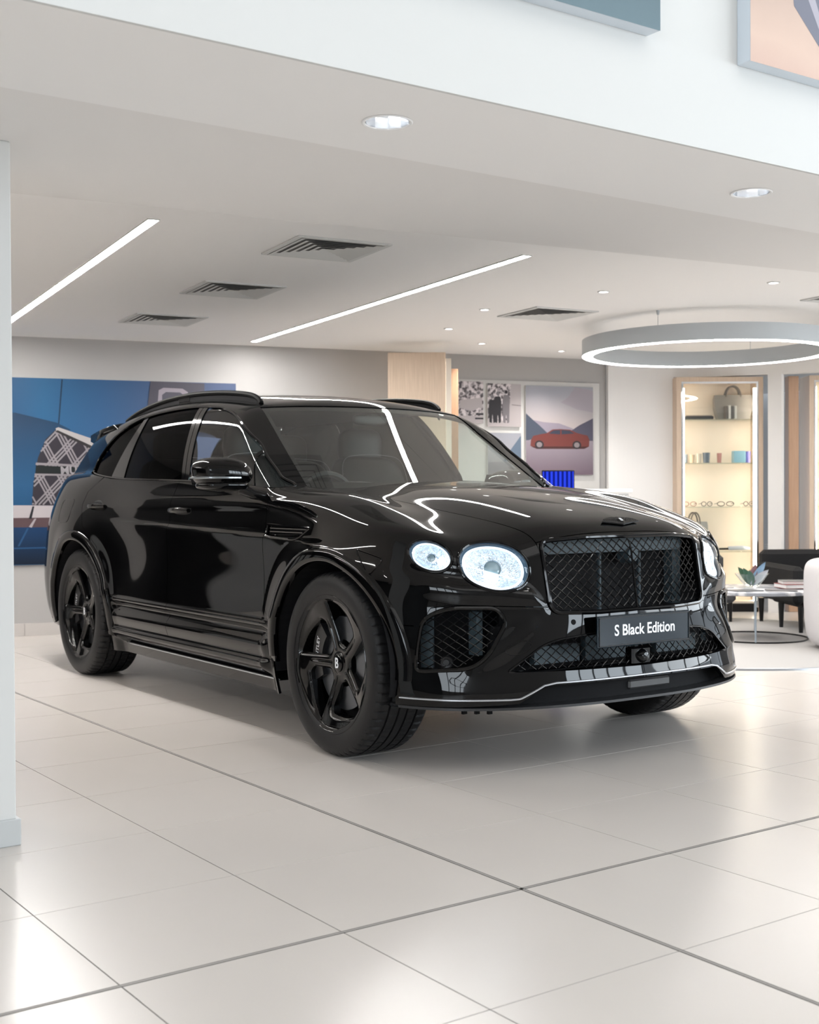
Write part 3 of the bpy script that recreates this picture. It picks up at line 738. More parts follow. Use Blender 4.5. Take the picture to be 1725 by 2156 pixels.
def lamp_frame(c, n, ang):
    n = np.array(n) / np.linalg.norm(n); e1 = np.cross([0, 0, 1], n); e1 /= np.linalg.norm(e1); e2 = np.cross(n, e1)
    a = math.cos(ang) * e1 + math.sin(ang) * e2; b = -math.sin(ang) * e1 + math.cos(ang) * e2
    return np.array(c), a, b, n
# mirrored into +Y half: centre y positive, normal y positive; angles mirrored
LM = [(*lamp_frame((.656, .617, .815), (.824, .437, .361), math.radians(17)), .1450, .1035), (*lamp_frame((.503, .815, .858), (.643, .676, .36), math.radians(21)), .0925, .0610)]
def f_lamp(k, grow_=0.):
    c, a, b, n, ra, rb = LM[k]
    def f(x, Y, z):
        d = np.stack([x - c[0], Y - c[1], z - c[2]], -1); u = d @ a; v = d @ b; w = d @ n
        r = np.hypot(u / (ra + grow_), v / (rb + grow_)); return np.where(np.abs(w) < .14, (r - 1) * rb, 1.)
    return f
notlamp = [lambda x, Y, z, k=k: -f_lamp(k)(x, Y, z) for k in (0, 1)]
def f_arch(A): return lambda x, Y, z: -np.where(Y > .62, sdarch(x, z, A), 1.)
VENT = rpoly([(-.585, .966), (-.185, .955), (-.29, .902), (-.53, .908), (-.59, .915)], [.004, .012, .03, .01, .01])
FUEL = rpoly([(-3.34, 1.075), (-3.13, 1.085), (-3.135, .94), (-3.33, .93)], .04)
MARK = rpoly([(.190, .880), (.345, .842), (.285, .772)], [.03, .025, .02])
def xquart(z): return _d(z, [.2, .53, .80, .92, 1.05, 1.13, 1.18, 1.22, 1.26, 1.6], [-2.66, -2.66, -2.70, -2.905, -2.985, -2.975, -2.87, -2.80, -2.99, -2.99])
fb = lambda x: _d(x, [-.9, -.6, -.56, -.5, 1], [1.145, 1.133, 1.15, 1.4, 1.5])
W_ = (WP, WN, WT); Hd = (HP, HN, HT); Gr = (GP, GN, GT)
PA = M_['paint']
# front bumper
zlip = lambda Y: np.interp(Y, [0, .49, .585, 1.2], [.352, .350, .285, .258])
panel('front_bumper', W_, [lambda x, Y, z: -x + .0, lambda x, Y, z: z - zbump(x, Y) + GAP, lambda x, Y, z: zlip(Y) - z, lambda x, Y, z: -f_gr(x, Y, z), lambda x, Y, z: -f_int(x, Y, z), lambda x, Y, z: -f_lgr(x, Y, z), f_arch(ARF)], PA, fl=.022, centre=True)
panel('grille_surround', W_, [lambda x, Y, z: .4 - x, lambda x, Y, z: Y - .446, lambda x, Y, z: zbump(x, Y) + GAP - z, lambda x, Y, z: z - hfront(Y), lambda x, Y, z: -f_gr(x, Y, z)], PA, fl=.012, centre=True)
fender_f = [lambda x, Y, z: -(x - xdoorF(z)) + GAP, lambda x, Y, z: np.where(x > .0, zbump(x, Y) + GAP - z, -1.), lambda x, Y, z: hedge(x) + GAP - Y, f_arch(ARF), lambda x, Y, z: .345 - z,
            lambda x, Y, z: z - fb(x)] + notlamp + [lambda x, Y, z: -sdpoly(x, z, VENT)]
panel('front_fender', W_, fender_f, PA, fl=.016)
panel('hood', Hd, [lambda x, Y, z: Y - hedge(x) + GAP, lambda x, Y, z: hfront(Y) + .003 - z, lambda x, Y, z: -(x + .40 + .30 * Y * Y)], PA, fl=.014, centre=True)
panel('cowl_panel', (HP - np.array([0, 0, .012]), HN, HT), [lambda x, Y, z: x + .392 + .30 * Y * Y, lambda x, Y, z: -(x + .60 + .10 * Y), lambda x, Y, z: Y - .74], M_['satin'], fl=0, centre=True)
beltcut = lambda x, Y, z: z - belt(x) + .004
panel('front_door', W_, [lambda x, Y, z: x - xdoorF(z) + GAP, lambda x, Y, z: xdoorM(z) + GAP - x, beltcut, lambda x, Y, z: .348 - z], PA)
panel('rear_door', W_, [lambda x, Y, z: x - xdoorM(z) + GAP, lambda x, Y, z: xdoorR(z) + GAP - x, beltcut, lambda x, Y, z: .348 - z, lambda x, Y, z: -sdarch(x, z, ARR) + .070], PA)
panel('side_sill', W_, [lambda x, Y, z: x + .535, f_arch(ARF), f_arch(ARR), lambda x, Y, z: -2.60 - x, lambda x, Y, z: z - .345], PA)
DLO = crv([(-.640, 1.131), (-.722, 1.190), (-.867, 1.281), (-1.008, 1.372), (-1.204, 1.474), (-1.39, 1.535), (-1.60, 1.572), (-1.88, 1.594), (-2.25, 1.596), (-2.62, 1.578), (-2.90, 1.525), (-3.06, 1.45), (-3.135, 1.36), (-3.150, 1.285), (-3.10, 1.243), (-2.665, 1.207), (-2.10, 1.19), (-1.529, 1.175), (-1.0, 1.153)], 8, True)
f_dlo = lambda x, Y, z: np.where(Y > .5, sdpoly(x, z, DLO), 1.)
# quarter panel: everything behind the rear door, up over the D pillar
panel('quarter_panel', W_, [lambda x, Y, z: np.minimum(x - xquart(z) + GAP, np.maximum(sdarch(x, z, ARR) - .070 + GAP, z - .95)), lambda x, Y, z: -f_dlo(x, Y, z), f_arch(ARR), lambda x, Y, z: .30 - z, lambda x, Y, z: z - 1.52, lambda x, Y, z: .30 - Y, lambda x, Y, z: np.minimum(z - belt(x) + .004, x + 2.99)], PA, fl=.014)
panel('rear_bumper', W_, [lambda x, Y, z: x + 3.44, lambda x, Y, z: z - .298, lambda x, Y, z: .262 - z], PA, centre=True)
panel('tailgate', W_, [lambda x, Y, z: x + 3.6, lambda x, Y, z: Y - .302, lambda x, Y, z: z - 1.2, lambda x, Y, z: .30 - z], PA, centre=True)
# windscreen / roof / pillars
yws = lambda x: .727 - .155 * (-.61 - x)
f_ws = lambda x, Y, z: np.maximum(np.maximum(Y - yws(x), -(x + 1.165 + .25 * Y * Y)), x + .43 + .3 * Y * Y)
XQ = -2.99
roof_edge = lambda x: .60 - .02 * ((x + 2.2) / 1.0) ** 2
panel('roof_panel', Gr, [lambda x, Y, z: Y - roof_edge(x) + .001, lambda x, Y, z: x + 1.185 + .25 * Y * Y, lambda x, Y, z: -3.40 - x, lambda x, Y, z: 1.2 - z], PA, fl=.006, centre=True)
panel('pillar_frame', Gr, [lambda x, Y, z: np.minimum(roof_edge(x) + .001 - Y, -(x + 1.185 + .25 * Y * Y)), lambda x, Y, z: -f_ws(x, Y, z) + .004, lambda x, Y, z: -f_dlo(x, Y, z), lambda x, Y, z: belt(x) - .02 - z, lambda x, Y, z: x + .55, lambda x, Y, z: np.minimum(XQ - x, np.maximum(1.52 - z, -3.45 - x))], PA, fl=.010)
ws = panel('windscreen', Gr, [f_ws], M_['wscreen'], fl=0, off=-.004, centre=True)
f_ring = lambda inner: (lambda x, Y, z: inner + f_ws(x, Y, z) * -1 - .0)
panel('windscreen_border', Gr, [f_ws, lambda x, Y, z: -(np.maximum(np.maximum((Y - yws(x)) + .022, -(x + 1.165 + .25 * Y * Y) + .035), x + .43 + .3 * Y * Y + .075))], M_['gloss'], parent=ws, fl=0, off=-.0085, centre=True)
# side windows
def wpoly(pts, m_, name, lab=None):
    P = rpoly(pts, .012)
    return panel(name, Gr, [f_dlo, lambda x, Y, z: np.where(Y > .5, sdpoly(x, z, P), 1.)], m_, fl=0, off=-.006, label=lab)
wpoly([(-.975, 1.40), (-.815, 1.10), (-1.545, 1.10), (-1.555, 1.21), (-1.755, 1.62), (-1.2, 1.62)], M_['fglass'], 'front_side_window')
wpoly([(-.945, 1.37), (-.60, 1.36), (-.60, 1.08), (-.785, 1.10)], M_['fglass'], 'front_quarter_light')
wpoly([(-1.865, 1.62), (-1.645, 1.20), (-1.64, 1.10), (-2.50, 1.10), (-2.515, 1.215), (-2.595, 1.62)], M_['rglass'], 'rear_side_window')
wpoly([(-2.665, 1.62), (-2.655, 1.55), (-2.755, 1.21), (-2.76, 1.10), (-3.3, 1.1), (-3.3, 1.62)], M_['rglass'], 'rear_quarter_window')
# pillars between the panes, glossy black, slightly proud of the glass
def band(pts, name, off=-.001, m_=None):
    P = np.array(pts); panel(name, Gr, [f_dlo, lambda x, Y, z: np.where(Y > .5, sdpoly(x, z, P), 1.)], m_ or M_['gloss'], fl=.006, off=off)
band([(-1.545, 1.10), (-1.555, 1.21), (-1.755, 1.62), (-1.812, 1.62), (-1.605, 1.21), (-1.60, 1.10)], 'front_door_pillar')
band([(-1.607, 1.10), (-1.612, 1.21), (-1.818, 1.62), (-1.868, 1.62), (-1.648, 1.2), (-1.64, 1.10)], 'rear_door_pillar')
band([(-2.50, 1.10), (-2.515, 1.215), (-2.60, 1.62), (-2.66, 1.62), (-2.65, 1.55), (-2.755, 1.21), (-2.76, 1.1)], 'window_divider')
band([(-.815, 1.10), (-.985, 1.42), (-.950, 1.37), (-.785, 1.10)], 'window_divider')
# window surround strip
def onG(pts2, lift=0.):
    A_2 = np.array(pts2); O = np.stack([A_2[:, 0], np.full(len(A_2), .2), A_2[:, 1]], -1); D = np.tile([0, 1., 0], (len(A_2), 1)); P = root(G, O, D, 1.0, n=30); return P + grad(G, P) * lift
def both(fn):
    for s in (-1, 1): fn(s)
sg = onG(DLO, .001)
for s in (-1, 1):
    MB().tube([(p[0], p[1] * s, p[2]) for p in sg], .0075, 6, closed=True).build('window_surround', M_['gloss'], car, smooth=True)
def onF(pts, d=(0, 1, 0), o=None, fn=H, lift=0.):
    P = np.array(pts, float); D = np.tile(np.array(d, float) / np.linalg.norm(d), (len(P), 1)); Q = root(fn, P, D, 1.2, n=30); return Q + grad(fn, Q) * lift
# thin dark outlines on the body: fuel flap, radar marker
for s in (-1, 1):
    q = onF([(x, .3, z) for x, z in FUEL], lift=.0); MB().tube([(p[0], p[1] * s, p[2]) for p in q], .0016, 5, closed=True).build('fuel_flap_edge' if s < 0 else 'body_seam', M_['gloss'], car)
    q = onF([(x, .3, z) for x, z in MARK], lift=.001); MB().tube([(p[0], p[1] * s, p[2]) for p in q], .003, 6, closed=True).build('side_marker', M_['gloss'], car, smooth=True)
# fender vent
for s in (-1, 1):
    q = onF([(x, .3, z) for x, z in VENT]); base = [(p[0], (p[1] - .022) * s, p[2]) for p in q]
    v = mk('side_vent', base, [tuple(range(len(base)))], M_['matte'], car)
    m = MB(); m.tube([(p[0], (p[1] + .001) * s, p[2]) for p in q], .0055, 6, closed=True); m.build('vent_frame', M_['gloss'], v, smooth=True)
    for z in (.950, .935, .920):
        xs = np.linspace(-.57, -.22 - (.950 - z) * 2.2, 8); w = onF([(x, .3, z) for x in xs]); MB().tube([(p[0], (p[1] - .006) * s, p[2]) for p in w], .0045, 5).build('vent_blade', M_['gloss'], v, smooth=True)

# --- grille
def onfront(y, z, off):   # y signed
    Y = np.abs(y); x = root(H, np.stack([np.full_like(Y, .1), Y, z], -1), np.tile([1., 0, 0], (len(Y), 1)), 1.2, n=26)[:, 0]
    return np.stack([x + off, y, z], -1)
def fullpoly(P):   # half polygon with negative-y tail -> symmetric
    k = P[P[:, 0] >= 0]; return k
def meshwires(sd, y0, y1, z0, z1, py, pz, off, r=.0019, wav=.0016, phase=0., step=.0075, sgn=None):
    """two families of crossing wires clipped to sd(y,z)<0"""
    m = MB(); sl = pz / py; n = int((y1 - y0) / py) + int((z1 - z0) / pz) + 4
    for fam in (1, -1):
        for k in range(-n, n + 1):
            L = np.arange(0, (z1 - z0) + step, step); z = z0 + L; y = (y0 + y1) / 2 + k * py + phase + fam * L / sl
            ok = (y > y0) & (y < y1); ok &= sd(y, z) < 0
            if ok.sum() < 2: continue
            idx = np.where(ok)[0]; runs = np.split(idx, np.where(np.diff(idx) > 1)[0] + 1)
            for rn in runs:
                if len(rn) < 2: continue
                P = onfront(y[rn], z[rn], off); P[:, 0] += wav * fam * np.cos(math.pi * (L[rn]) / (pz / 2))
                m.tube(P, r, 4, cap=False)
    return m
def ring_path(P2, off=0., half=False):
    """closed loop of the symmetric outline on the front surface"""
    k = P2[(P2[:, 0] >= 0)]; k = k[(k[:, 0] > 0)]
    full = np.concatenate([k, k[::-1] * np.array([-1, 1])]); return onfront(full[:, 0], full[:, 1], off)
sdg = lambda y, z: sdpoly(np.abs(y), z, GRO) + .010
# frame of the radiator grille
fr = MB().tube(ring_path(GRO, .003), .0095, 8, closed=True).build('grille_frame', M_['gloss'], car, smooth=True)
wm = meshwires(sdg, -.46, .46, .62, .935, .0425, .0365, -.016, .0026).build('grille_mesh', M_['wire'], fr, smooth=True); wm['kind'] = 'stuff'
zz = np.linspace(.628, .918, 20); P = onfront(0 * zz, zz, -.004); P[-3:, 0] += np.array([-.002, -.006, -.012])
MB().tube(P, [.004] * 17 + [.0035, .0025, .001], 6).build('centre_bar', M_['gloss'], fr, smooth=True)
# what is behind the grille
bk = MB(); bk.box((.52, 0, .76), (.02, .98, .42)); bk.build('grille_backing', M_['matte'], fr)
rd = MB(); rd.box((.660, 0, .885), (.05, .80, .060)); rd.box((.640, -.395, .77), (.05, .05, .30)); rd.box((.640, .395, .77), (.05, .05, .30)); rd.build('radiator_support', M_['radiator'], fr)
rd = MB(); rd.box((.60, 0, .72), (.03, .74, .29)); rd.build('radiator', M_['matte'], fr)
for y in (-.055, .175): MB().box((.655, y, .74), (.02, .014, .26), 0, .004).build('radiator_strut', M_['radiator'], fr)
MB().lathe([(0, .06), (.03, .06), (.038, .03), (.038, 0)], 20, Matrix.Translation((.64, .10, .84)) @ Matrix.Rotation(math.pi / 2, 4, 'Y')).build('camera_housing', M_['radiator'], fr, smooth=True)
# lower grille and side intakes
sdl = lambda y, z: sdpoly(np.abs(y), z, LGR) + .003
lg = MB().tube(ring_path(LGR, .0), .005, 6, closed=True).build('lower_grille_frame', M_['gloss'], car, smooth=True)
wm = meshwires(sdl, -.64, .64, .39, .555, .043, .036, -.020, .0022).build('lower_grille_mesh', M_['wire'], lg, smooth=True); wm['kind'] = 'stuff'
bk = MB(); bk.box((.60, 0, .47), (.02, 1.20, .20)); bk.build('lower_grille_backing', M_['matte'], lg)
rd = MB(); rd.box((.70, -.34, .455), (.03, .24, .07)); rd.box((.70, .34, .455), (.03, .24, .07)); rd.box((.66, 0, .46), (.03, .3, .1)); rd.build('intercooler', M_['radiator'], lg)
cm = MB().box((.825, -.0, .437), (.05, .105, .075), 0, .008).build('radar_unit', M_['gloss'], lg)
MB().lathe([(0, .030), (.016, .026), (.026, .012), (.030, 0)], 20, Matrix.Translation((.848, -.0, .437)) @ Matrix.Rotation(math.pi / 2, 4, 'Y')).build('camera_dome', M_['gloss'], lg, smooth=True)
for s in (-1, 1):
    q = onfront(INT[:, 0] * s, INT[:, 1], .0); si = MB().tube(q, .0095, 8, closed=True).build('side_intake_frame', PA, car, smooth=True)
    sdi = lambda y, z: np.where(y * s > 0, sdpoly(np.abs(y), z, INT), 1.) + .002
    wm = meshwires(sdi, .55 if s > 0 else -.92, .92 if s > 0 else -.55, .395, .67, .0385, .033, -.022, .0021, wav=.0008).build('side_intake_mesh', M_['wire'], si, smooth=True); wm['kind'] = 'stuff'
    # recess behind the mesh: outboard pale duct wall, dark core
    MB().box((.43, s * .70, .53), (.02, .30, .30)).build('intake_backing', M_['matte'], si)
    MB().box((.445, s * .80, .53), (.02, .07, .24), s * .9).build('duct_wall', M_['radiator'], si)
    MB().box((.60, s * .665, .55), (.05, .03, .17)).build('duct_vane', M_['radiator'], si)
    d = onfront(np.array([s * .80]), np.array([.445]), -.03)[0]
    MB().lathe([(0, .012), (.012, .012), (.014, .006), (.022, .008), (.026, 0)], 20, Matrix.Translation(tuple(d)) @ Matrix.Rotation(s * .8, 4, 'Z') @ Matrix.Rotation(math.pi / 2, 4, 'Y')).build('parking_sensor', M_['satin'], si, smooth=True)
    d = onfront(np.array([s * .335]), np.array([.590]), .0)[0]
    MB().lathe([(0, .002), (.010, .002), (.0115, 0)], 16, Matrix.Translation(tuple(d)) @ Matrix.Rotation(s * .2, 4, 'Z') @ Matrix.Rotation(math.pi / 2, 4, 'Y')).build('parking_sensor', M_['matte'], car, smooth=True)
    d = onfront(np.array([s * .915]), np.array([.435]), .0)[0]
    MB().lathe([(0, .002), (.010, .002), (.0115, 0)], 16, Matrix.Translation(tuple(d)) @ Matrix.Rotation(s * 1.2, 4, 'Z') @ Matrix.Rotation(math.pi / 2, 4, 'Y')).build('parking_sensor', M_['matte'], car, smooth=True)
    # washer cover outline on the bumper blade
    ov = [(.575 + .05 * math.cos(t) + .012 * math.sin(t), .500 + .022 * math.sin(t) - .016 * math.cos(t)) for t in np.linspace(0, 2 * math.pi, 28)[:-1]]
    q = onfront(np.array([p[0] * s for p in ov]), np.array([p[1] for p in ov]), .0005); MB().tube(q, .0012, 4, closed=True).build('washer_cover', M_['gloss'], car)
# --- splitter, pinstripe and lower duct
ys = np.concatenate([np.linspace(0, .48, 24), np.linspace(.49, .60, 12), np.linspace(.62, .93, 26)])
zs = np.interp(ys, [0, .44, .49, .585, .62, 1.], [.362, .360, .352, .305, .303, .303])
P = onfront(ys, zs, .0)
Q = np.concatenate([P[::-1] * np.array([1, -1, 1]), P[1:]]); Q[:, 0] += .004
MB().tube([(p[0], p[1], p[2]) for p in Q], .0042, 6).build('silver_pinstripe', M_['silver'], car, smooth=True)
V = []; Fq = []
yy = np.linspace(-.93, .93, 90); zl = .262 + 0 * yy; A1 = onfront(yy, zl, .012); A2 = onfront(yy, zl, -.10)
for k in range(len(yy)):
    for p, dz in ((A1[k], 0), (A1[k], .010), (A2[k], .012), (A2[k], -.004)): V.append((p[0], p[1], p[2] + dz))
for k in range(len(yy) - 1):
    for q in range(4): Fq.append((k * 4 + q, k * 4 + (q + 1) % 4, k * 4 + 4 + (q + 1) % 4, k * 4 + 4 + q))
mk('front_splitter', V, Fq, mat('carbon_weave', (.02, .021, .023), .35, noise=(300, .5, 1)), car)
V = []; Fq = []; yy = np.linspace(-.68, .68, 50); B = onfront(yy, .31 + 0 * yy, -.075)
for p in B: V += [(p[0], p[1], .255), (p[0], p[1], .375)]
for k in range(len(yy) - 1): Fq.append((2 * k, 2 * k + 2, 2 * k + 3, 2 * k + 1))
dk = mk('lower_duct', V, Fq, M_['matte'], car)
MB().box((.782, .10, .312), (.03, .24, .040), 0, .008).build('duct_insert', mat('grey_duct', (.06, .06, .062), .35), dk)
# --- hood badge
bd = MB(); wing = [(.0, .030), (.012, .026), (.030, .028), (.060, .022), (.088, .012), (.104, -.002), (.085, -.006), (.060, -.010), (.035, -.016), (.016, -.020), (0, -.024)]
full = wing + [(-a, b) for a, b in wing[::-1][1:-1]]
def badge_at(p, q): pass
hc = onF([(.722, 0, .6)], (0, 0, 1), fn=F)[0]; hn = grad(F, hc[None])[0]
zax = Vector(hn); yax = Vector((0, 1, 0)); xax = yax.cross(zax); Mb = Matrix(((yax.x, -xax.x, zax.x, hc[0]), (yax.y, -xax.y, zax.y, hc[1]), (yax.z, -xax.z, zax.z, hc[2]), (0, 0, 0, 1)))
bd.prism(full, .003, .009, Mb); bo = bd.build('winged_hood_badge', M_['satin'], car)
for k in range(7):
    a = .022 + k * .011
    for s in (-1, 1): MB().box((0, 0, 0), (.0016, .022 - k * .002, .0014)).build('feather', M_['gloss'], bo).matrix_basis = Mb @ Matrix.Translation((s * a, .005, .0095)) @ Matrix.Rotation(s * -.5, 4, 'Z')
MB().lathe([(.0, .014), (.013, .013), (.018, .009)], 24).build('badge_disc', M_['gloss'], bo, smooth=True).matrix_basis = Mb
def text(name, s, size, m_, parent, M, depth=.0006, bold=0.0, ax='CENTER', sx=1.):
    cu = bpy.data.curves.new(name, 'FONT'); cu.body = s; cu.size = size; cu.align_x = ax; cu.align_y = 'CENTER'; cu.extrude = depth; cu.offset = bold; cu.resolution_u = 4
    t = bpy.data.objects.new('tmp', cu); COL.objects.link(t); bpy.context.view_layer.update()
    me = bpy.data.meshes.new_from_object(t.evaluated_get(bpy.context.evaluated_depsgraph_get())); bpy.data.objects.remove(t)
    me.materials.clear(); me.materials.append(m_)
    for v in me.vertices: v.co.x *= sx
    o = bpy.data.objects.new(name, me); COL.objects.link(o); o.parent = parent; o.matrix_basis = M; me.name = name; return o
text('badge_letter', 'B', .026, M_['white'], bo, Mb @ Matrix.Translation((0, 0, .015)), bold=.0006)
# --- number plate
pl = MB().box((.862, 0, .548), (.012, .522, .126), 0, .004).build('number_plate', M_['plate'], car)
m = MB()
for c, d in (((.869, 0, .6035), (.004, .51, .0035)), ((.869, 0, .4925), (.004, .51, .0035)), ((.869, .2535, .548), (.004, .0035, .112)), ((.869, -.2535, .548), (.004, .0035, .112))): m.box(c, d)
m.build('plate_rim', M_['satin'], pl)
MB().box((.845, 0, .548), (.03, .44, .10)).build('plate_holder', M_['satin'], pl)
Mt = Matrix(((0, 0, 1, .8684), (1, 0, 0, 0), (0, 1, 0, .549), (0, 0, 0, 1)))
text('plate_lettering', 'S Black Edition', .062, M_['white'], pl, Mt, bold=.0011, sx=.93)

# --- headlamps
crys = mat('crystal_reflector_glow', (.75, .82, .88), .22, metal=.9, emis=(.62, .80, 1.), es=.55)
nt = crys.node_tree; b = nt.nodes['Principled BSDF']; tc = nt.nodes.new('ShaderNodeTexCoord'); vo = nt.nodes.new('ShaderNodeTexVoronoi'); vo.inputs['Scale'].default_value = 120
vo.feature = 'F1'; mr = nt.nodes.new('ShaderNodeMapRange'); mr.inputs[3].default_value = .0; mr.inputs[4].default_value = .5
nt.links.new(tc.outputs['Object'], vo.inputs['Vector']); nt.links.new(vo.outputs['Color'], mr.inputs[0]); nt.links.new(mr.outputs[0], b.inputs['Emission Strength'])  # emission paints lamplight sparkling in the bowl, the reflector itself is no lamp
bm_ = nt.nodes.new('ShaderNodeBump'); bm_.inputs['Strength'].default_value = .9; bm_.inputs['Distance'].default_value = .004; nt.links.new(vo.outputs['Distance'], bm_.inputs['Height']); nt.links.new(bm_.outputs[0], b.inputs['Normal'])
M_['crys'] = crys
for s in (-1, 1):
    for k, (c, a, b_, n, ra, rb) in enumerate(LM):
        F3 = lambda v: np.array([v[0], v[1] * s, v[2]])
        c_, aa, bb, nn = F3(c), F3(a), F3(b_), F3(n)
        th = np.linspace(0, 2 * np.pi, 65)[:-1]
        # outline on the body surface
        pts = []
        base = c + np.cos(th)[:, None] * a * ra + np.sin(th)[:, None] * b_ * rb
        P = root(F, base - n * .12, np.tile(n, (64, 1)), .24, n=26); P = P * np.array([1, s, 1])
        hl = MB().tube(P + nn * .001, .0065, 8, closed=True).build('headlamp', M_['gloss'], car, smooth=True)
        if True: hl['label'] = ('large inner round headlamp', 'small outer round headlamp')[k]
        cen = P.mean(0)
        def ring(sc, dz, npt=64):
            return [tuple(cen + (p - cen) * sc + nn * dz) for p in P]
        # chrome-blue bezel wall going inwards
        def loft(name, specs, m_, close=None):
            V = []; Fq = []
            for sc, dz in specs: V += ring(sc, dz)
            for r in range(len(specs) - 1):
                for i in range(64): j = (i + 1) % 64; Fq.append((r * 64 + i, r * 64 + j, r * 64 + 64 + j, r * 64 + 64 + i))
            if close is not None:
                V.append(tuple(cen + nn * close)); q = (len(specs) - 1) * 64
                for i in range(64): Fq.append((q + i, q + (i + 1) % 64, len(V) - 1))
            return mk(name, V, Fq, m_, hl, smooth=True)
        loft('bezel', [(.985, 0), (.955, -.004), (.93, -.016), (.865, -.022)], mat('blue_black_bezel', (.03, .06, .09), .12, metal=.7) if k == 0 and s < 0 else bpy.data.materials['blue_black_bezel'])
        loft('light_ring', [(.868, -.020), (.855, -.014), (.80, -.014), (.785, -.020)], M_['ledcool'])
        loft('reflector_bowl', [(.787, -.020), (.70, -.034), (.5, -.046), (.25, -.052)], M_['crys'], -.054)
        Rm = Matrix((tuple(np.append([aa[0], bb[0], nn[0]], cen[0])), tuple(np.append([aa[1], bb[1], nn[1]], cen[1])), tuple(np.append([aa[2], bb[2], nn[2]], cen[2])), (0, 0, 0, 1)))
        r0 = .034 if k == 0 else .017
        pj = MB().lathe([(r0 * 1.12, -.045), (r0 * 1.10, -.030), (r0 * 1.02, -.027), (r0, -.030)], 32, Rm).build('projector_ring', M_['chrome'], hl, smooth=True)
        MB().lathe([(0, -.026), (r0 * .5, -.027), (r0 * .85, -.031), (r0, -.036)], 28, Rm).build('projector_lens', mat('projector_glass', (.22, .33, .37), .08, spec=.9) if k == 0 and s < 0 else bpy.data.materials['projector_glass'], hl, smooth=True)
        if k == 0:
            MB().box((0, 0, 0), (.060, .026, .004), 0, .001).build('beam_module', M_['ledlow'], hl).matrix_basis = Rm @ Matrix.Translation((0, -.038, -.018))
            MB().box((0, 0, 0), (.215, .0035, .003)).build('light_bar', M_['ledcool'], hl).matrix_basis = Rm @ Matrix.Translation((0, -.022, -.020)) @ Matrix.Rotation(-.30 * 0, 4, 'Z')
        else:
            MB().lathe([(0, 0), (.016, 0), (.016, .003), (0, .003)], 20).build('beam_module', M_['ledlow'], hl).matrix_basis = Rm @ Matrix.Translation((-.045, 0, -.026))
        lens = loft('lens', [(.97, -.001), (.9, .004), (.7, .012), (.4, .018)], M_['lens'], .020)
        if k == 0:
            l = bpy.data.lights.new('headlamp_glow', 'POINT'); l.energy = 1.0; l.color = (.8, .9, 1.); l.shadow_soft_size = .03
# --- mirrors
def superq(c, ax, e1, e2, n=28, m=40, f=None):
    V = []; Fq = []; sp = lambda a, e: math.copysign(abs(a) ** e, a)
    for i in range(n + 1):
        u = -math.pi / 2 + math.pi * i / n
        for j in range(m):
            v = 2 * math.pi * j / m; p = (ax[0] * sp(math.cos(u), e1) * sp(math.cos(v), e2), ax[1] * sp(math.cos(u), e1) * sp(math.sin(v), e2), ax[2] * sp(math.sin(u), e1))
            if f: p = f(*p)
            V.append((c[0] + p[0], c[1] + p[1], c[2] + p[2]))
    for i in range(n):
        for j in range(m): k = (j + 1) % m; Fq.append((i * m + j, i * m + k, (i + 1) * m + k, (i + 1) * m + j))
    return V, Fq
for s in (-1, 1):
    def shp_(x, y, z):
        if z < -.012: q = min(1, (-.012 - z) / .064); x *= 1 - .16 * q; y *= 1 - .12 * q; z = -.012 + (z + .012) * .98
        return (x, y + (.02 if z > 0 else 0) * (z / .08) * s, z)
    c = (-.72, s * 1.115, 1.198) if s < 0 else (-1.16, .95, 1.165)
    V, Fq = superq(c, (.112, .140, .077), .80, .80, f=shp_); mo = mk('door_mirror', V, Fq, PA, car, smooth=True)
    # indicator strip round the outer front edge
    pts = []
    for t in np.linspace(-.2, 2.0, 30):
        pts.append((c[0] + .1135 * math.copysign(abs(math.cos(t)) ** .8, math.cos(t)), c[1] + s * .1415 * math.copysign(abs(math.sin(t)) ** .8, math.sin(t)), c[2] - .018))
    MB().tube(pts, .0052, 6).build('indicator_strip', mat('clear_indicator', (.35, .38, .40), .15, metal=.5) if s < 0 else bpy.data.materials['clear_indicator'], mo, smooth=True)
    V, Fq = superq((c[0], c[1], c[2] - .052), (.098, .122, .030), .8, .8); mk('mirror_base', V, Fq, M_['gloss'], mo, smooth=True)
    MB().tube([(-.70, s * 1.03, 1.135), (-.675, s * .98, 1.105), (-.67, s * .89, 1.088)] if s < 0 else [(-1.05, .94, 1.13), (-.98, .93, 1.105), (-.92, .92, 1.085)], [.030, .024, .022], 12).build('mirror_foot', M_['gloss'], mo, smooth=True)
    V = [(c[0] - .108, c[1] + s * y, c[2] + z) for y, z in ((-.10, -.05), (.10, -.05), (.115, .0), (.09, .05), (-.09, .05), (-.11, 0))]
    mk('mirror_glass', V, [tuple(range(6))], M_['chrome'], mo)
# --- door handles
for s in (-1, 1):
    for x0, x1, z in ((-1.70, -1.47, 1.022), (-2.885, -2.655, 1.040)):
        xs = np.linspace(x0, x1, 9); q = onF([(x, .3, z) for x in xs]); lift = [.002, .014, .021, .024, .025, .024, .021, .014, .003]
        h = MB().tube([(p[0], (p[1] + l) * s, p[2]) for p, l in zip(q, lift)], [.010, .014, .0155, .0165, .0165, .0165, .0155, .014, .010], 8).build('door_handle', M_['gloss'], car, smooth=True)
        V, Fq = superq((float((x0 + x1) / 2), float(q[4][1] - .012) * s, z), (.085, .016, .036), 1, 1, 14, 24); mk('handle_recess', V, Fq, M_['matte'], h, smooth=True)
M_['railblk'] = mat('rail_black', (.004, .004, .004), .6, spec=.12)
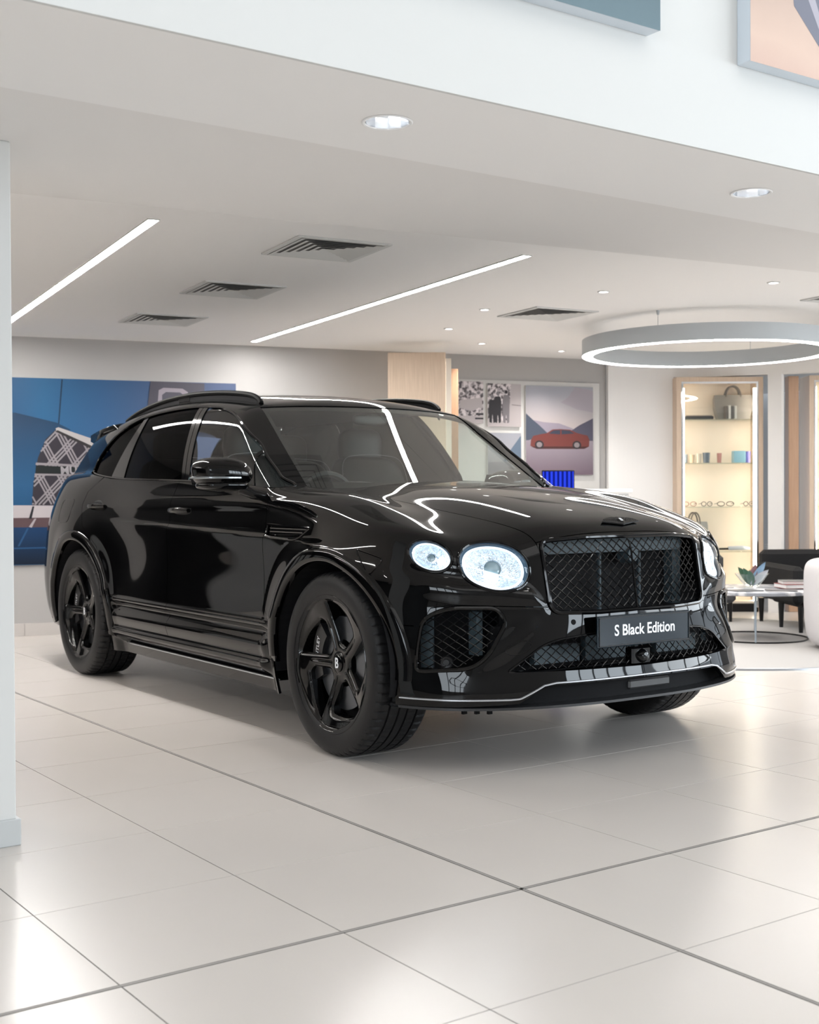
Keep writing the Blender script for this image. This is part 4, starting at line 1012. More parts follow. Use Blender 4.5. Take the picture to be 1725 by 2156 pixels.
# --- roof rails
for s in (-1, 1):
    xs = np.array([-1.345, -1.375, -1.44, -1.56, -1.8, -2.1, -2.4, -2.7, -2.95, -3.12, -3.2]); ys = np.full(11, .585) - .012 * ((xs + 2.2)) ** 2
    base = np.stack([xs, ys, 1.1 + 0 * xs], -1); q = root(G, base, np.tile([0, 0, 1.], (11, 1)), .9, n=28)
    lift = np.array([.0, .020, .034, .038, .038, .037, .035, .030, .022, .010, .0])
    P = [(p[0], p[1] * s, p[2] + l) for p, l in zip(q, lift)]; P = crv(P, 5)
    rr = [.008] + [.014] * (len(P) - 2) + [.006]
    r = MB().tube(P, rr, 8).build('roof_rail', M_['railblk'], car, smooth=True)
    Vw = []; Fw = []
    for p in P: Vw += [(p[0], p[1] - .004, p[2]), (p[0], p[1] - .004, p[2] - .055), (p[0], p[1] + .004, p[2] - .055), (p[0], p[1] + .004, p[2])]
    for i in range(len(P) - 1):
        for q_ in range(4): Fw.append((i * 4 + q_, i * 4 + (q_ + 1) % 4, i * 4 + 4 + (q_ + 1) % 4, i * 4 + 4 + q_))
    mk('rail_base', Vw, Fw, M_['matte'], r)
    for x in (-2.27,): 
        k = np.argmin(np.abs(P[:, 0] - x)); MB().box((P[k][0], P[k][1], P[k][2] - .022), (.16, .012, .03), 0, .004).build('rail_foot', M_['gloss'], r)
# --- rear spoiler and wing, tail
xs = np.array([-3.30, -3.42, -3.55, -3.66, -3.72]); V = []; Fq = []
zt = [1.612, 1.604, 1.590, 1.572, 1.560]; zb = [1.58, 1.55, 1.525, 1.535, 1.550]
ysp = np.linspace(-.66, .66, 25)
for y in ysp:
    for k in range(5): V.append((xs[k] + .10 * (y / .66) ** 2, y, zt[k] - .075 * (y / .66) ** 2 + .02))
    for k in range(4, -1, -1): V.append((xs[k] + .10 * (y / .66) ** 2, y, zb[k] - .075 * (y / .66) ** 2 - .01))
for i in range(24):
    for k in range(10): Fq.append((i * 10 + k, i * 10 + (k + 1) % 10, i * 10 + 10 + (k + 1) % 10, i * 10 + 10 + k))
Fq += [tuple(range(9, -1, -1)), tuple(range(240, 250))]
sp = mk('rear_spoiler', V, Fq, PA, car, smooth=True)
for s in (-1, 1):
    MB().prism([(-3.36, 1.55), (-3.56, 1.50), (-3.66, 1.38), (-3.60, 1.36), (-3.42, 1.45)], .60, .64, Matrix(((1, 0, 0, 0), (0, 0, s, 0), (0, 1, 0, 0), (0, 0, 0, 1)))).build('spoiler_end', M_['gloss'], sp)
# --- wheel arch mouldings
for A in (ARF, ARR):
    th = np.linspace(-.02, math.pi + .02, 90) if A is ARF else np.linspace(-.10, math.pi + .10, 90)
    prof = [(-.001, -.020), (-.001, .004), (.006, .0105), (.020, .0125), (.040, .0125), (.054, .0115), (.060, .007), (.063, -.004)]
    rowsP = []
    for t in th:
        row = []
        for a, l in prof:
            ct_, st_ = math.cos(t), math.sin(t); sc = 1 + a / min(A[2], A[3]); x = A[0] + A[2] * sc * ct_; z = A[1] + A[3] * sc * st_ * (1 if st_ > 0 else 2.2)
            row.append((x, z, l))
        rowsP.append(row)
    R_ = np.array(rowsP); flatp = R_.reshape(-1, 3); okz = np.maximum(flatp[:, 1], .27)
    Q = root(H, np.stack([flatp[:, 0], np.full(len(flatp), .4), okz], -1), np.tile([0, 1., 0], (len(flatp), 1)), 1.0, n=26); av = sdarch(flatp[:, 0], okz, A); sm_ = SIDE(flatp[:, 0], okz) + (.020 if A is ARF else .014) * (1 - sstep(.0, .17, av)) + .003
    wz = (1 - sstep(.54, .60, okz)) * np.where((flatp[:, 0] < 0), 1., 0.); Q[:, 1] = Q[:, 1] * (1 - wz) + sm_ * wz
    Q = Q + np.array([0, 1., 0]) * flatp[:, 2:3]; Q[:, 2] = okz
    m_ = len(prof); Fm = [(i * m_ + k, i * m_ + k + 1, (i + 1) * m_ + k + 1, (i + 1) * m_ + k) for i in range(len(th) - 1) for k in range(m_ - 1)]
    for s in (-1, 1):
        o = mk('arch_moulding', Q * np.array([1, s, 1]), [f[::-1] for f in Fm] if s > 0 else Fm, PA, car, smooth=True)
        o.data.set_sharp_from_angle(angle=math.radians(50))
# --- side skirts
for s in (-1, 1):
    xs = np.linspace(-2.56, -.57, 30); V = []; Fq = []
    for x in xs:
        y = .905 - .05 * max(0, (-2.35 - x)) / .2
        V += [(x, s * (y - .25), .262), (x, s * y, .256), (x, s * y, .245), (x, s * (y - .25), .240)]
    for k in range(29):
        for q in range(4): Fq.append((k * 4 + q, k * 4 + (q + 1) % 4, k * 4 + 4 + (q + 1) % 4, k * 4 + 4 + q))
    sk_ = mk('side_skirt', V, Fq, M_['matte'], car)
    MB().tube([(x, s * (.906 - .05 * max(0, (-2.35 - x)) / .2), .2505) for x in xs], .0045, 6).build('skirt_trim', M_['silver'], sk_, smooth=True)
# --- underbody, wheel wells, engine bay and cabin
ub = MB(); ub.box((-1.6, 0, .285), (4.3, 1.30, .09)); ub.box((-1.55, 0, .34), (1.9, 1.72, .10)); ub.box((.55, 0, .32), (.30, 1.1, .08)); ub.box((-3.75, 0, .40), (.6, 1.5, .2)); ub.box((.0, 0, .55), (.9, 1.1, .5)); ub.box((-3.0, 0, .6), (.9, 1.1, .5))
ub.build('underbody', M_['matte'], car)
m = MB()
for x, y in ((.63, -.62), (.60, -.66), (.57, -.70)): m.box((x, y, .245), (.012, .02, .03))
m.build('tow_clip', M_['matte'], car)
for ax in (0., -2.995):
    for s in (-1, 1):
        V = []; Fq = []; A = ARF if ax == 0 else ARR; th = np.linspace(-.20, math.pi + .20, 40)
        for t in th:
            rr = 1.02; x = A[0] + A[2] * rr * math.cos(t); z = A[1] + A[3] * rr * math.sin(t) * (1 if math.sin(t) > 0 else 1.0)
            V += [(x, s * .965 if True else 0, z), (x, s * .60, z)]
        for k in range(39): Fq.append((2 * k, 2 * k + 1, 2 * k + 3, 2 * k + 2))
        Fq2 = list(Fq); n = len(V); V.append((A[0], s * .60, A[1]))
        for k in range(39): Fq2.append((2 * k + 1, n, 2 * k + 3))
        mk('wheel_arch_liner', V, Fq2, M_['matte'], car)
cb = MB(); cb.box((-1.9, .80, .72), (2.4, .03, .80)); cb.box((-1.9, -.80, .72), (2.4, .03, .80)); cb.box((-3.25, 0, .95), (.03, 1.55, .5)); cb.box((-.62, 0, .75), (.05, 1.4, .70)); cb.box((-2.0, 0, .42), (2.7, 1.6, .04)); cb.build('cabin_trim', M_['leather'], car)
# dashboard
V = []; Fq = []
ysd = np.linspace(-.74, .74, 31)
prof = [(-.52, 1.06), (-.60, 1.125), (-.75, 1.145), (-.92, 1.13), (-1.00, 1.07), (-1.02, .90)]
for y in ysd:
    for x, z in prof: V.append((x, y, z + (.022 * math.exp(-((y + .37) / .17) ** 2) if x < -.7 else 0)))
for i in range(30):
    for k in range(5): Fq.append((i * 6 + k, i * 6 + k + 1, i * 6 + 7 + k, i * 6 + 6 + k))
db = mk('dashboard', V, Fq, mat('dash_leather', (.05, .052, .052), .5, spec=.4), car, smooth=True)
sw = MB().tube([(-1.08 + .05 * math.sin(t), -.37 + .185 * math.cos(t), 1.03 + .178 * math.sin(t)) for t in np.linspace(0, 2 * math.pi, 41)[:-1]], .017, 8, closed=True)
swo = sw.build('steering_wheel', M_['leather'], car, smooth=True)
MB().lathe([(0, .03), (.05, .028), (.07, .012), (.075, -.02)], 20, Matrix.Translation((-1.06, -.37, 1.03)) @ Matrix.Rotation(-math.pi / 2, 4, 'Y')).build('wheel_hub', M_['leather'], swo, smooth=True)
def seat(x, y, w=.50, rear=False):
    V, Fq = superq((x, y, .66), (.27, w / 2, .10), .5, .5, 14, 24); st_ = mk('seat_cushion', V, Fq, M_['leather'], car, smooth=True)
    def lean(px, py, pz): return (px - pz * .30, py * (1 - .12 * max(0, pz)), pz)
    V, Fq = superq((x - .33, y, 1.00), (.085, w / 2, .33), .45, .5, 20, 28, lean); bo_ = mk('seat_back', V, Fq, M_['leather'], st_, smooth=True)
    V, Fq = superq((x - .475, y, 1.385), (.055, .145, .115), .55, .6, 14, 24); mk('headrest', V, Fq, M_['leather'], st_, smooth=True)
    pts = [(x - .33 + .088 - pz * .30, y + w * .47 * c_, 1.0 + pz) for c_, pz in ((-1, -.25), (-.97, .15), (-.85, .30), (-.4, .335), (.4, .335), (.85, .30), (.97, .15), (1, -.25))]
    MB().tube(crv(pts, 5), .0018, 4).build('seam', mat('pale_stitching', (.35, .35, .36), .6) if 'pale_stitching' not in bpy.data.materials else bpy.data.materials['pale_stitching'], st_)
for y in (-.38, .38): seat(-1.42, y)
for y in (-.40, .40): seat(-2.36, y, .56)
V, Fq = superq((-1.19, 0, 1.505), (.012, .11, .032), .6, .6, 12, 20); mk('rear_view_mirror', V, Fq, M_['satin'], car, smooth=True)
MB().box((-2.2, 0, 1.575), (1.7, 1.15, .015), 0, .005).build('headliner', M_['leather'], car)

# --- wheels
def wheel_meshes():
    # tyre by revolution, local axis = y outward (negative y side faces camera), built around y axis
    prof = [(-.128, .275), (-.136, .292), (-.141, .315), (-.142, .338), (-.138, .358), (-.131, .372), (-.120, .3815)]
    tread = [(-.112, .3845), (-.098, .386), (-.086, .3868), (-.0745, .387), (-.0735, .379), (-.0655, .379), (-.0645, .3872), (-.04, .3876), (-.0255, .3878), (-.0245, .379), (-.0165, .379), (-.0155, .388), (0, .388)]
    half = prof + tread; full = half + [(-y, r) for y, r in half[::-1][1:]]
    n = 360; m = len(full); ang = np.arange(n) * 2 * np.pi / n; V = np.zeros((n, m, 3)); fy = np.array([p[0] for p in full]); fr_ = np.array([p[1] for p in full])
    for k in range(n):
        r = fr_.copy()
        if k % 6 in (0,):    # lateral sipes on the shoulder blocks
            sh = (np.abs(fy) > .078) & (np.abs(fy) < .128); r[sh] -= .006
        if k % 6 == 3: sh = (np.abs(fy) < .062) & (np.abs(fy) > .028); r[sh] -= .005
        V[k, :, 0] = r * math.cos(ang[k]); V[k, :, 2] = r * math.sin(ang[k]); V[k, :, 1] = fy
    # groove edges: shift columns so that a sipe is narrow
    for k in range(n):
        pass
    idx = np.arange(n * m).reshape(n, m); a = idx; b = np.roll(idx, -1, 0)
    Fq = np.stack([a[:, :-1], a[:, 1:], b[:, 1:], b[:, :-1]], -1).reshape(-1, 4)
    t = (V.reshape(-1, 3), Fq)
    return t
def wheel_face():
    """polar disc clipped by five openings, dished; outward = -y"""
    rs = np.linspace(.0, .283, 60); th = np.linspace(0, 2 * np.pi, 421)[:-1]
    gr, gt = np.meshgrid(rs, th, indexing='ij'); x = (gr * np.cos(gt)).ravel(); z = (gr * np.sin(gt)).ravel()
    a = len(rs); b = len(th); i, j = np.meshgrid(np.arange(a - 1), np.arange(b), indexing='ij'); p = (i * b + j).ravel(); q = (i * b + (j + 1) % b).ravel()
    T = np.concatenate([np.stack([p, p + b, q + b], 1), np.stack([p, q + b, q], 1)])
    T0 = math.radians(108)
    sd = np.full(len(x), 1e9); pol = lambda r, d: (r * math.cos(math.radians(d)), r * math.sin(math.radians(d)))
    for k in range(5):
        d0 = math.degrees(T0) + 72 * k
        # spoke k centred on d0; opening runs ccw from its far edge to the next spoke
        P = rpoly([pol(.083, d0 + 22), pol(.190, d0 + 8.5), pol(.213, d0 + 14), pol(.226, d0 + 30), pol(.246, d0 + 46), pol(.2655, d0 + 62), pol(.268, d0 + 66.5), pol(.20, d0 + 64.5), pol(.085, d0 + 52)], [.012, .012, .01, .03, .03, .006, .006, .02, .012], 5)
        sd = np.minimum(sd, sdpoly(x, z, P))
    rr = np.hypot(x, z)
    dish = .036 * (1 - np.clip(rr / .26, 0, 1) ** 1.6)                # centre sits deeper than the rim
    bev = .012 * np.exp(-np.clip(sd, 0, 1) / .008)
    # blade relief: groove along the spoke and thick pad near the rim
    gro = .0
    for k in range(5):
        d0 = T0 + math.radians(72) * k; u = x * math.cos(d0) + z * math.sin(d0); v = -x * math.sin(d0) + z * math.cos(d0)
        gro = gro + np.where(u > .06, .010 * np.exp(-((v - .002 - .0 * u) / .0045) ** 2) * np.clip((.20 - u) / .05, 0, 1), 0)
        pad = np.where(u > 0, np.exp(-((v - .055) / .05) ** 2) * np.clip((u - .12) / .1, 0, 1), 0); gro = gro - .006 * pad
    y = dish + bev + gro - .012 * np.exp(-((rr - .283) / .010) ** 2)
    hub = rr < .045; y = np.where(hub, .030, y)
    V = np.stack([x, y, z], -1); N = np.tile([0, -1., 0], (len(V), 1))
    tn = np.cross(V[T[:, 1]] - V[T[:, 0]], V[T[:, 2]] - V[T[:, 0]]); flip = tn[:, 1] > 0; T[flip] = T[flip][:, ::-1]
    ns = np.zeros_like(V); tn = np.cross(V[T[:, 1]] - V[T[:, 0]], V[T[:, 2]] - V[T[:, 0]])
    for c in range(3): np.add.at(ns, T[:, c], tn)
    N = ns / np.maximum(np.linalg.norm(ns, axis=1, keepdims=True), 1e-12)
    V, N, T = clip(V, N, T, -sd)
    Nf = np.tile([0, -1., 0], (len(V), 1)); V2, N2, T2_ = flange(V, Nf, T, .045); N2[:len(N)] = N
    return V2, N2, T2_
TY = wheel_meshes(); WF = wheel_face()
proto = {}
def wheel(ax, s, steer=0.):
    w = empty('wheel', (ax, s * .845, .388)); w.parent = car
    w.rotation_euler = (0, 0, (0 if s < 0 else math.pi) + steer)
    if not proto:
        proto['rim'] = mk('rim', WF[0] + np.array([0, -.118, 0]), WF[2], M_['wheel'], normals=WF[1])
        proto['tyre'] = mk('tyre', TY[0], TY[1][:, ::-1], M_['rubber'], smooth=True)
        try: proto['tyre'].data.set_sharp_from_angle(angle=math.radians(30))
        except Exception: pass
        My = Matrix.Rotation(math.pi / 2, 4, 'X')    # local z -> -y
        proto['rim_barrel'] = MB().lathe([(.292, .138), (.2955, .134), (.2945, .128), (.284, .122), (.278, .112), (.272, .06), (.262, -.02), (.27, -.12), (.29, -.13)], 96, My).build('rim_barrel', M_['wheel'], smooth=True)
        proto['brake_disc'] = MB().lathe([(.10, .055), (.10, .062), (.198, .062), (.200, .058), (.200, .03), (.10, .03)], 72, My).build('brake_disc', M_['disc'], smooth=True)
        c = MB(); 
        arc = [( .148 * math.cos(t), .148 * math.sin(t)) for t in np.linspace(math.radians(135), math.radians(205), 14)] + [(.225 * math.cos(t), .225 * math.sin(t)) for t in np.linspace(math.radians(205), math.radians(135), 14)]
        c.prism(arc, .02, .082, My); proto['brake_caliper'] = c.build('brake_caliper', M_['caliper'])
        proto['caliper_lettering'] = text('caliper_lettering', 'BENTLEY', .030, M_['white'], None, Matrix.Translation((.187 * math.cos(math.radians(168)), -.0835, .187 * math.sin(math.radians(168)))) @ Matrix(((1, 0, 0, 0), (0, 0, -1, 0), (0, 1, 0, 0), (0, 0, 0, 1))) @ Matrix.Rotation(math.radians(78), 4, 'Z'), depth=.0004)
        proto['wheel_back'] = MB().lathe([(0, -.02), (.27, -.02)], 40, My).build('wheel_back', M_['matte'])
        proto['centre_cap'] = MB().lathe([(0, .096), (.030, .096), (.0355, .093), (.038, .084)], 28, My).build('centre_cap', M_['gloss'], smooth=True)
        proto['lug_bolt'] = MB().lathe([(0, .080), (.009, .079), (.0105, .070), (.0105, .06)], 10, My).build('lug_bolt', M_['satin'], smooth=True)
        Mq = Matrix(((1, 0, 0, 0), (0, 0, -1, -.0975), (0, 1, 0, 0), (0, 0, 0, 1)))
        proto['cap_letter'] = text('cap_letter', 'B', .062, M_['white'], None, Mq, bold=.0010, sx=.8)
        new = True
    else: new = False
    def inst(k, par, mb=None):
        p_ = proto[k]
        o = p_ if (new and p_.parent is None and not p_.get('used')) else p_.copy()
        if o is p_: o['used'] = 1
        else:
            COL.objects.link(o)
            if 'used' in o: del o['used']
        o.parent = par
        if mb is not None: o.matrix_basis = mb
        return o
    rim = inst('rim', w); inst('tyre', w)
    inst('rim_barrel', w); inst('brake_disc', w); inst('brake_caliper', w); inst('caliper_lettering', w); inst('wheel_back', w); inst('centre_cap', w); inst('cap_letter', w)
    for k in range(5):
        a = math.radians(108 + 36 + 72 * k); inst('lug_bolt', w, Matrix.Translation((.056 * math.cos(a), 0, .056 * math.sin(a))))
    return w
for ax in (0., -2.995):
    for s in (-1, 1): wheel(ax, s)
for p_ in proto.values():
    if 'used' in p_: del p_['used']

# ------------------------------------------------------------------ pictures on the walls
_pm = {}
def flat(col):
    k = tuple(round(c, 3) for c in col)
    if k not in _pm: _pm[k] = mat('print_ink', col, .45, spec=.3)
    return _pm[k]
def hx(h, g_=.62):
    c = [int(h[i:i + 2], 16) / 255 for i in (0, 2, 4)]; return tuple(((v / 12.92) if v <= .04045 else ((v + .055) / 1.055) ** 2.4) * g_ for v in c)
def gradmat(name, cols, axis=0, length=1., noise=0.):
    """printed colour wash along one local axis (0..length)"""
    m = mat(name, cols[0][1], .45, spec=.3); nt = m.node_tree; b = nt.nodes['Principled BSDF']
    tc = nt.nodes.new('ShaderNodeTexCoord'); sp = nt.nodes.new('ShaderNodeSeparateXYZ'); mr = nt.nodes.new('ShaderNodeMapRange'); mr.inputs[2].default_value = length
    r = nt.nodes.new('ShaderNodeValToRGB'); nt.links.new(tc.outputs['Object'], sp.inputs[0]); nt.links.new(sp.outputs[axis], mr.inputs[0])
    if noise:
        n = nt.nodes.new('ShaderNodeTexNoise'); n.inputs['Scale'].default_value = 5; n.inputs['Detail'].default_value = 5; ad = nt.nodes.new('ShaderNodeMath'); ad.operation = 'MULTIPLY_ADD'; ad.inputs[1].default_value = noise
        nt.links.new(tc.outputs['Object'], n.inputs['Vector']); nt.links.new(n.outputs['Fac'], ad.inputs[0]); nt.links.new(mr.outputs[0], ad.inputs[2]); nt.links.new(ad.outputs[0], r.inputs[0])
    else: nt.links.new(mr.outputs[0], r.inputs[0])
    e = r.color_ramp.elements
    while len(e) < len(cols): e.new(.5)
    for i, (p, c) in enumerate(cols): e[i].position = p; e[i].color = (*c, 1)
    nt.links.new(r.outputs[0], b.inputs['Base Color']); return m
def picture(name, label, cat, org, xdir, w, h, th, base, layers, group=None, frame=None, parent=None):
    """flat printed board: local x along the wall, local z up, front = -y ; layers = (polygon in metres, material)"""
    ang = math.atan2(xdir[1], xdir[0])
    r = MB().box((w / 2, th / 2, h / 2), (w, th, h), 0, .002).build(name, frame or M_['wallw'])
    r.location = org; r.rotation_euler = (0, 0, ang)
    if parent is None: tag(r, label, cat, group)
    m = MB(); mats = [base]; m.add([(0, -.0008, 0), (w, -.0008, 0), (w, -.0008, h), (0, -.0008, h)], [(0, 1, 2, 3)])
    for i, (poly, mt_) in enumerate(layers):
        if mt_ not in mats: mats.append(mt_)
        m.m = mats.index(mt_)
        d = -.0012 - .00012 * i; poly = [(min(max(p[0], 0), w), min(max(p[1], 0), h)) for p in poly]
        area_ = sum(poly[k - 1][0] * poly[k][1] - poly[k][0] * poly[k - 1][1] for k in range(len(poly)))
        if area_ < 0: poly = poly[::-1]
        m.add([(p[0], d, p[1]) for p in poly], [tuple(range(len(poly)))])
    m.build('print', None, r, mats=mats); return r
# big close-up print on the back wall (left of the car)
ps = .383 / 10      # not used
PW, PH = 1.50, 1.475
porg = (wa(-.40, .018)[0], wa(-.40, .018)[1], .561)
def sR(px, py):      # photo measure -> board metres (plain ruler on the print)
    return ((px + 105 * 0 - (-72)) * .003, 0)
sx_ = lambda x: (x + 0.) ; 
B0 = gradmat('blue_bodywork_print', [(0, hx('123f6b')), (.22, hx('235d8c')), (.36, hx('2a6c9c')), (.62, hx('3a6a9c')), (1, hx('56688f'))], 0, 1.7, .0)
Bd = gradmat('deep_blue_print', [(0, hx('16476f')), (.45, hx('2c6493')), (1, hx('162c46'))], 2, 1.4)
# board scale: s along the wall per photo pixel near the left edge ~ .00375 m, up .00378 m
def ss(px):   # plan distance along the wall for a picture column
    d = np.array(FWD) + np.array(RGT) * (px - 862.5) / 2646.25; n = (WAD[1], -WAD[0]); t = ((WA0[0] - CX) * n[0] + (WA0[1] - CY) * n[1]) / (d[0] * n[0] + d[1] * n[1])
    x, y = CX + d[0] * t, CY + d[1] * t; return (x - WA0[0]) * WAD[0] + (y - WA0[1]) * WAD[1]
def zz_(px, py):
    d = np.array(FWD) + np.array(RGT) * (px - 862.5) / 2646.25 - np.array(UPV) * (py - 1078) / 2646.25; n = (WAD[1], -WAD[0]); t = ((WA0[0] - CX) * n[0] + (WA0[1] - CY) * n[1]) / (d[0] * n[0] + d[1] * n[1]); return CZ + d[2] * t
def q(px, py):
    px_ = max(px, -60); return (ss(px_) + .40, zz_(px_, py) - .561)
lay = []
lay.append(([q(-80, 880), q(33, 869), q(120, 890), q(150, 905), q(118, 930), q(88, 975), q(70, 1064), q(-80, 1064)], Bd))
lay.append(([q(-80, 1064), q(210, 1064), q(210, 1092), q(-80, 1092)], flat(hx('d8d0d4'))))
lay.append(([q(-80, 1092), q(210, 1088), q(210, 1111), q(-80, 1111)], flat(hx('6a5458'))))
lay.append(([q(-80, 1111), q(210, 1109), q(210, 1190), q(-80, 1190)], gradmat('navy_print', [(0, hx('142338')), (1, hx('1d4573'))], 2, .3)))
lay.append(([q(60, 1092), q(66, 1092), q(72, 1066), q(68, 1066)], flat(hx('2a2c33'))))
lay.append(([q(60, 1109), q(72, 1092), q(76, 1092), q(66, 1111)], flat(hx('c9c0c4'))))
lay.append(([q(-80, 1155), q(200, 1149), q(200, 1152), q(-80, 1158)], flat(hx('2f6090'))))
lay.append(([q(36, 1150), q(40, 1150), q(60, 1112), q(56, 1112)], flat(hx('2f6090'))))
lay.append(([q(131, 799), q(134, 799), q(126, 893), q(123, 893)], flat(hx('1a3a58'))))
gv = [q(118, 905), q(205, 940), q(250, 960), q(250, 1066), q(67, 1064), q(70, 1020), q(80, 965), q(97, 925)]
DG = flat(hx('3b3640')); LG = flat(hx('a9a2a8')); lay.append((gv, DG))
def inpoly(p, P):
    return sdpoly(np.array([p[0]]), np.array([p[1]]), np.array(P))[0] < 0
def latt(cx0, cy0, ang, pitch, n):
    for fam in (1, -1):
        for k in range(-n, n + 1):
            for off in (-6.2, 0, 6.2):
                a = math.radians(ang * fam + (8 if fam > 0 else 8)); d = (math.cos(a), math.sin(a)); nn_ = (-d[1], d[0])
                c = (cx0 + nn_[0] * (k * pitch + off), cy0 + nn_[1] * (k * pitch + off)); seg = []
                for t in np.arange(-150, 150, 3.):
                    p = q(c[0] + d[0] * t, c[1] + d[1] * t)
                    if inpoly(p, gv): seg.append(t)
                if len(seg) > 1:
                    t0, t1 = seg[0], seg[-1]; w_ = 1.7
                    lay.append(([q(c[0] + d[0] * t0 + nn_[0] * w_, c[1] + d[1] * t0 + nn_[1] * w_), q(c[0] + d[0] * t1 + nn_[0] * w_, c[1] + d[1] * t1 + nn_[1] * w_), q(c[0] + d[0] * t1 - nn_[0] * w_, c[1] + d[1] * t1 - nn_[1] * w_), q(c[0] + d[0] * t0 - nn_[0] * w_, c[1] + d[1] * t0 - nn_[1] * w_)], LG))
latt(142, 942, 54, 40, 4)
lay.append(([q(76, 980), q(240, 988), q(240, 1004), q(74, 1000)], flat(hx('1d2326'))))
lay.append(([q(76, 974), q(240, 982), q(240, 986), q(75, 979)], LG)); lay.append(([q(73, 997), q(240, 1000), q(240, 1004), q(73, 1001)], LG))
lay.append(([q(118, 902), q(124, 900), q(206, 928), q(215, 940), q(205, 944), q(120, 911)], flat(hx('cfc8c8')))); lay.append(([q(117, 909), q(122, 906), q(200, 942), q(198, 948)], flat(hx('3a3638'))))
lay.append(([q(318, 800), q(431, 808), q(431, 900), q(306, 900)], flat(hx('5d5b68'))))
lay.append(([q(333, 845), q(335, 822), q(345, 817), q(385, 819), q(396, 826), q(397, 838), q(397, 900), q(333, 900)], flat(hx('b3aab6'))))
lay.append(([q(342, 900), q(342, 832), q(350, 826), q(380, 827), q(388, 833), q(388, 900)], flat(hx('63616e'))))
big = picture('wall_picture', 'large blue close-up print on the back wall behind the car tail', 'picture', (wa(-.40, .020)[0], wa(-.40, .020)[1], .561), WAD, 2.165, PH, .02, B0, lay)
big.rotation_euler[2] = math.atan2(WAD[1], WAD[0])
text('print_lettering', 'MULLINER', .088, flat(hx('b9b4ba')), big, Matrix.Translation((q(127, 991)[0], -.013, q(129, 992)[1])) @ Matrix.Rotation(math.radians(-3), 4, 'Y') @ Matrix.Rotation(math.pi / 2, 4, 'X'), ax='LEFT', bold=.003)
for ch in big.children:
    if ch.name.startswith('print_lettering'): print('LETTER', ch.location, ch.dimensions, len(lay))

# grey board with four pictures further right
bw = 1.60; s1 = 5.24; s0 = s1 - 1.95
bz0, bz1 = 1.05, 2.135
BW = s1 - s0
board = MB().box((BW / 2, .012, (bz1 - bz0) / 2), (BW, .024, bz1 - bz0), 0, .002).build('picture_board', mat('warm_grey_board', (.56, .55, .54), .6))
board.location = (*wa(s0, .026), bz0); board.rotation_euler = (0, 0, math.atan2(WAD[1], WAD[0])); tag(board, 'warm grey display board on the back wall behind the bonnet, carrying four pictures', 'display board')
pr0 = lambda s: wa(s, .050)
# photo columns: px 968-1013 / 1023-1093 / 1103-1244 of 1279 ; map px to metres along the board
def bwmat(name, sc, seed):
    m = mat(name, (.5, .5, .5), .5); nt = m.node_tree; b = nt.nodes['Principled BSDF']; tc = nt.nodes.new('ShaderNodeTexCoord'); mp = nt.nodes.new('ShaderNodeMapping'); mp.inputs['Location'].default_value = (seed, 0, seed * 2)
    n = nt.nodes.new('ShaderNodeTexNoise'); n.inputs['Scale'].default_value = sc; n.inputs['Detail'].default_value = 3; r = nt.nodes.new('ShaderNodeValToRGB')
    r.color_ramp.elements[0].position = .42; r.color_ramp.elements[0].color = (.05, .04, .045, 1); r.color_ramp.elements[1].position = .56; r.color_ramp.elements[1].color = (.62, .56, .58, 1)
    nt.links.new(tc.outputs['Object'], mp.inputs[0]); nt.links.new(mp.outputs[0], n.inputs['Vector']); nt.links.new(n.outputs['Fac'], r.inputs[0]); nt.links.new(r.outputs[0], b.inputs['Base Color']); return m
def pic(px0, px1, py0, py1, label, base, fn):
    a, b_ = ss(px0), ss(px1); z0, z1 = zz_((px0 + px1) / 2, py1), zz_((px0 + px1) / 2, py0); w, h = b_ - a, z1 - z0
    return picture('wall_picture', label, 'picture', (*pr0(a), z0), WAD, w, h, .022, base, fn(w, h), group='pictures on the grey board')
DK = flat(hx('2b262b')); MG = flat(hx('8d878c')); PLt = flat(hx('cfc6c8'))
def crowd(w, h):
    L = [([(0, .18 * h), (w, .18 * h), (w, 0), (0, 0)], PLt), ([(.05 * w, .55 * h), (.95 * w, .62 * h), (.95 * w, .42 * h), (.6 * w, .30 * h), (.05 * w, .36 * h)], PLt)]
    for k, x in enumerate((.12, .34, .58, .80)): L.append(([(x * w + .07 * w * math.cos(t), (.70 + .03 * (k % 2)) * h + .04 * h * math.sin(t)) for t in np.linspace(0, 6.28, 10)[:-1]], MG))
    L += [([(.70 * w, .25 * h), (w, .25 * h), (w, .20 * h), (.70 * w, .20 * h)], DK), ([(.66 * w, .14 * h), (w, .14 * h), (w, .10 * h), (.66 * w, .10 * h)], DK)]
    return L
def couple(w, h):
    L = [([(.62 * w, 0), (w, 0), (w, h), (.70 * w, h)], PLt), ([(0, 0), (w, 0), (w, .10 * h), (0, .16 * h)], PLt)]
    for x, hh, c in ((.30, .78, DK), (.55, .82, MG), (.14, .70, DK)):
        L.append(([((x - .09) * w, .10 * h), ((x - .02) * w, .08 * h), ((x + .0) * w, .30 * h), ((x + .03) * w, .08 * h), ((x + .09) * w, .10 * h), ((x + .11) * w, (hh - .2) * h), ((x + .07) * w, (hh - .08) * h), ((x - .07) * w, (hh - .08) * h), ((x - .11) * w, (hh - .22) * h)], c))
        L.append(([(x * w + .05 * w * math.cos(t), hh * h - .01 * h + .045 * h * math.sin(t)) for t in np.linspace(0, 6.28, 12)[:-1]], MG if c is DK else DK))
    L.append(([(.72 * w, .52 * h), (w, .50 * h), (w, .49 * h), (.72 * w, .51 * h)], DK))
    return L
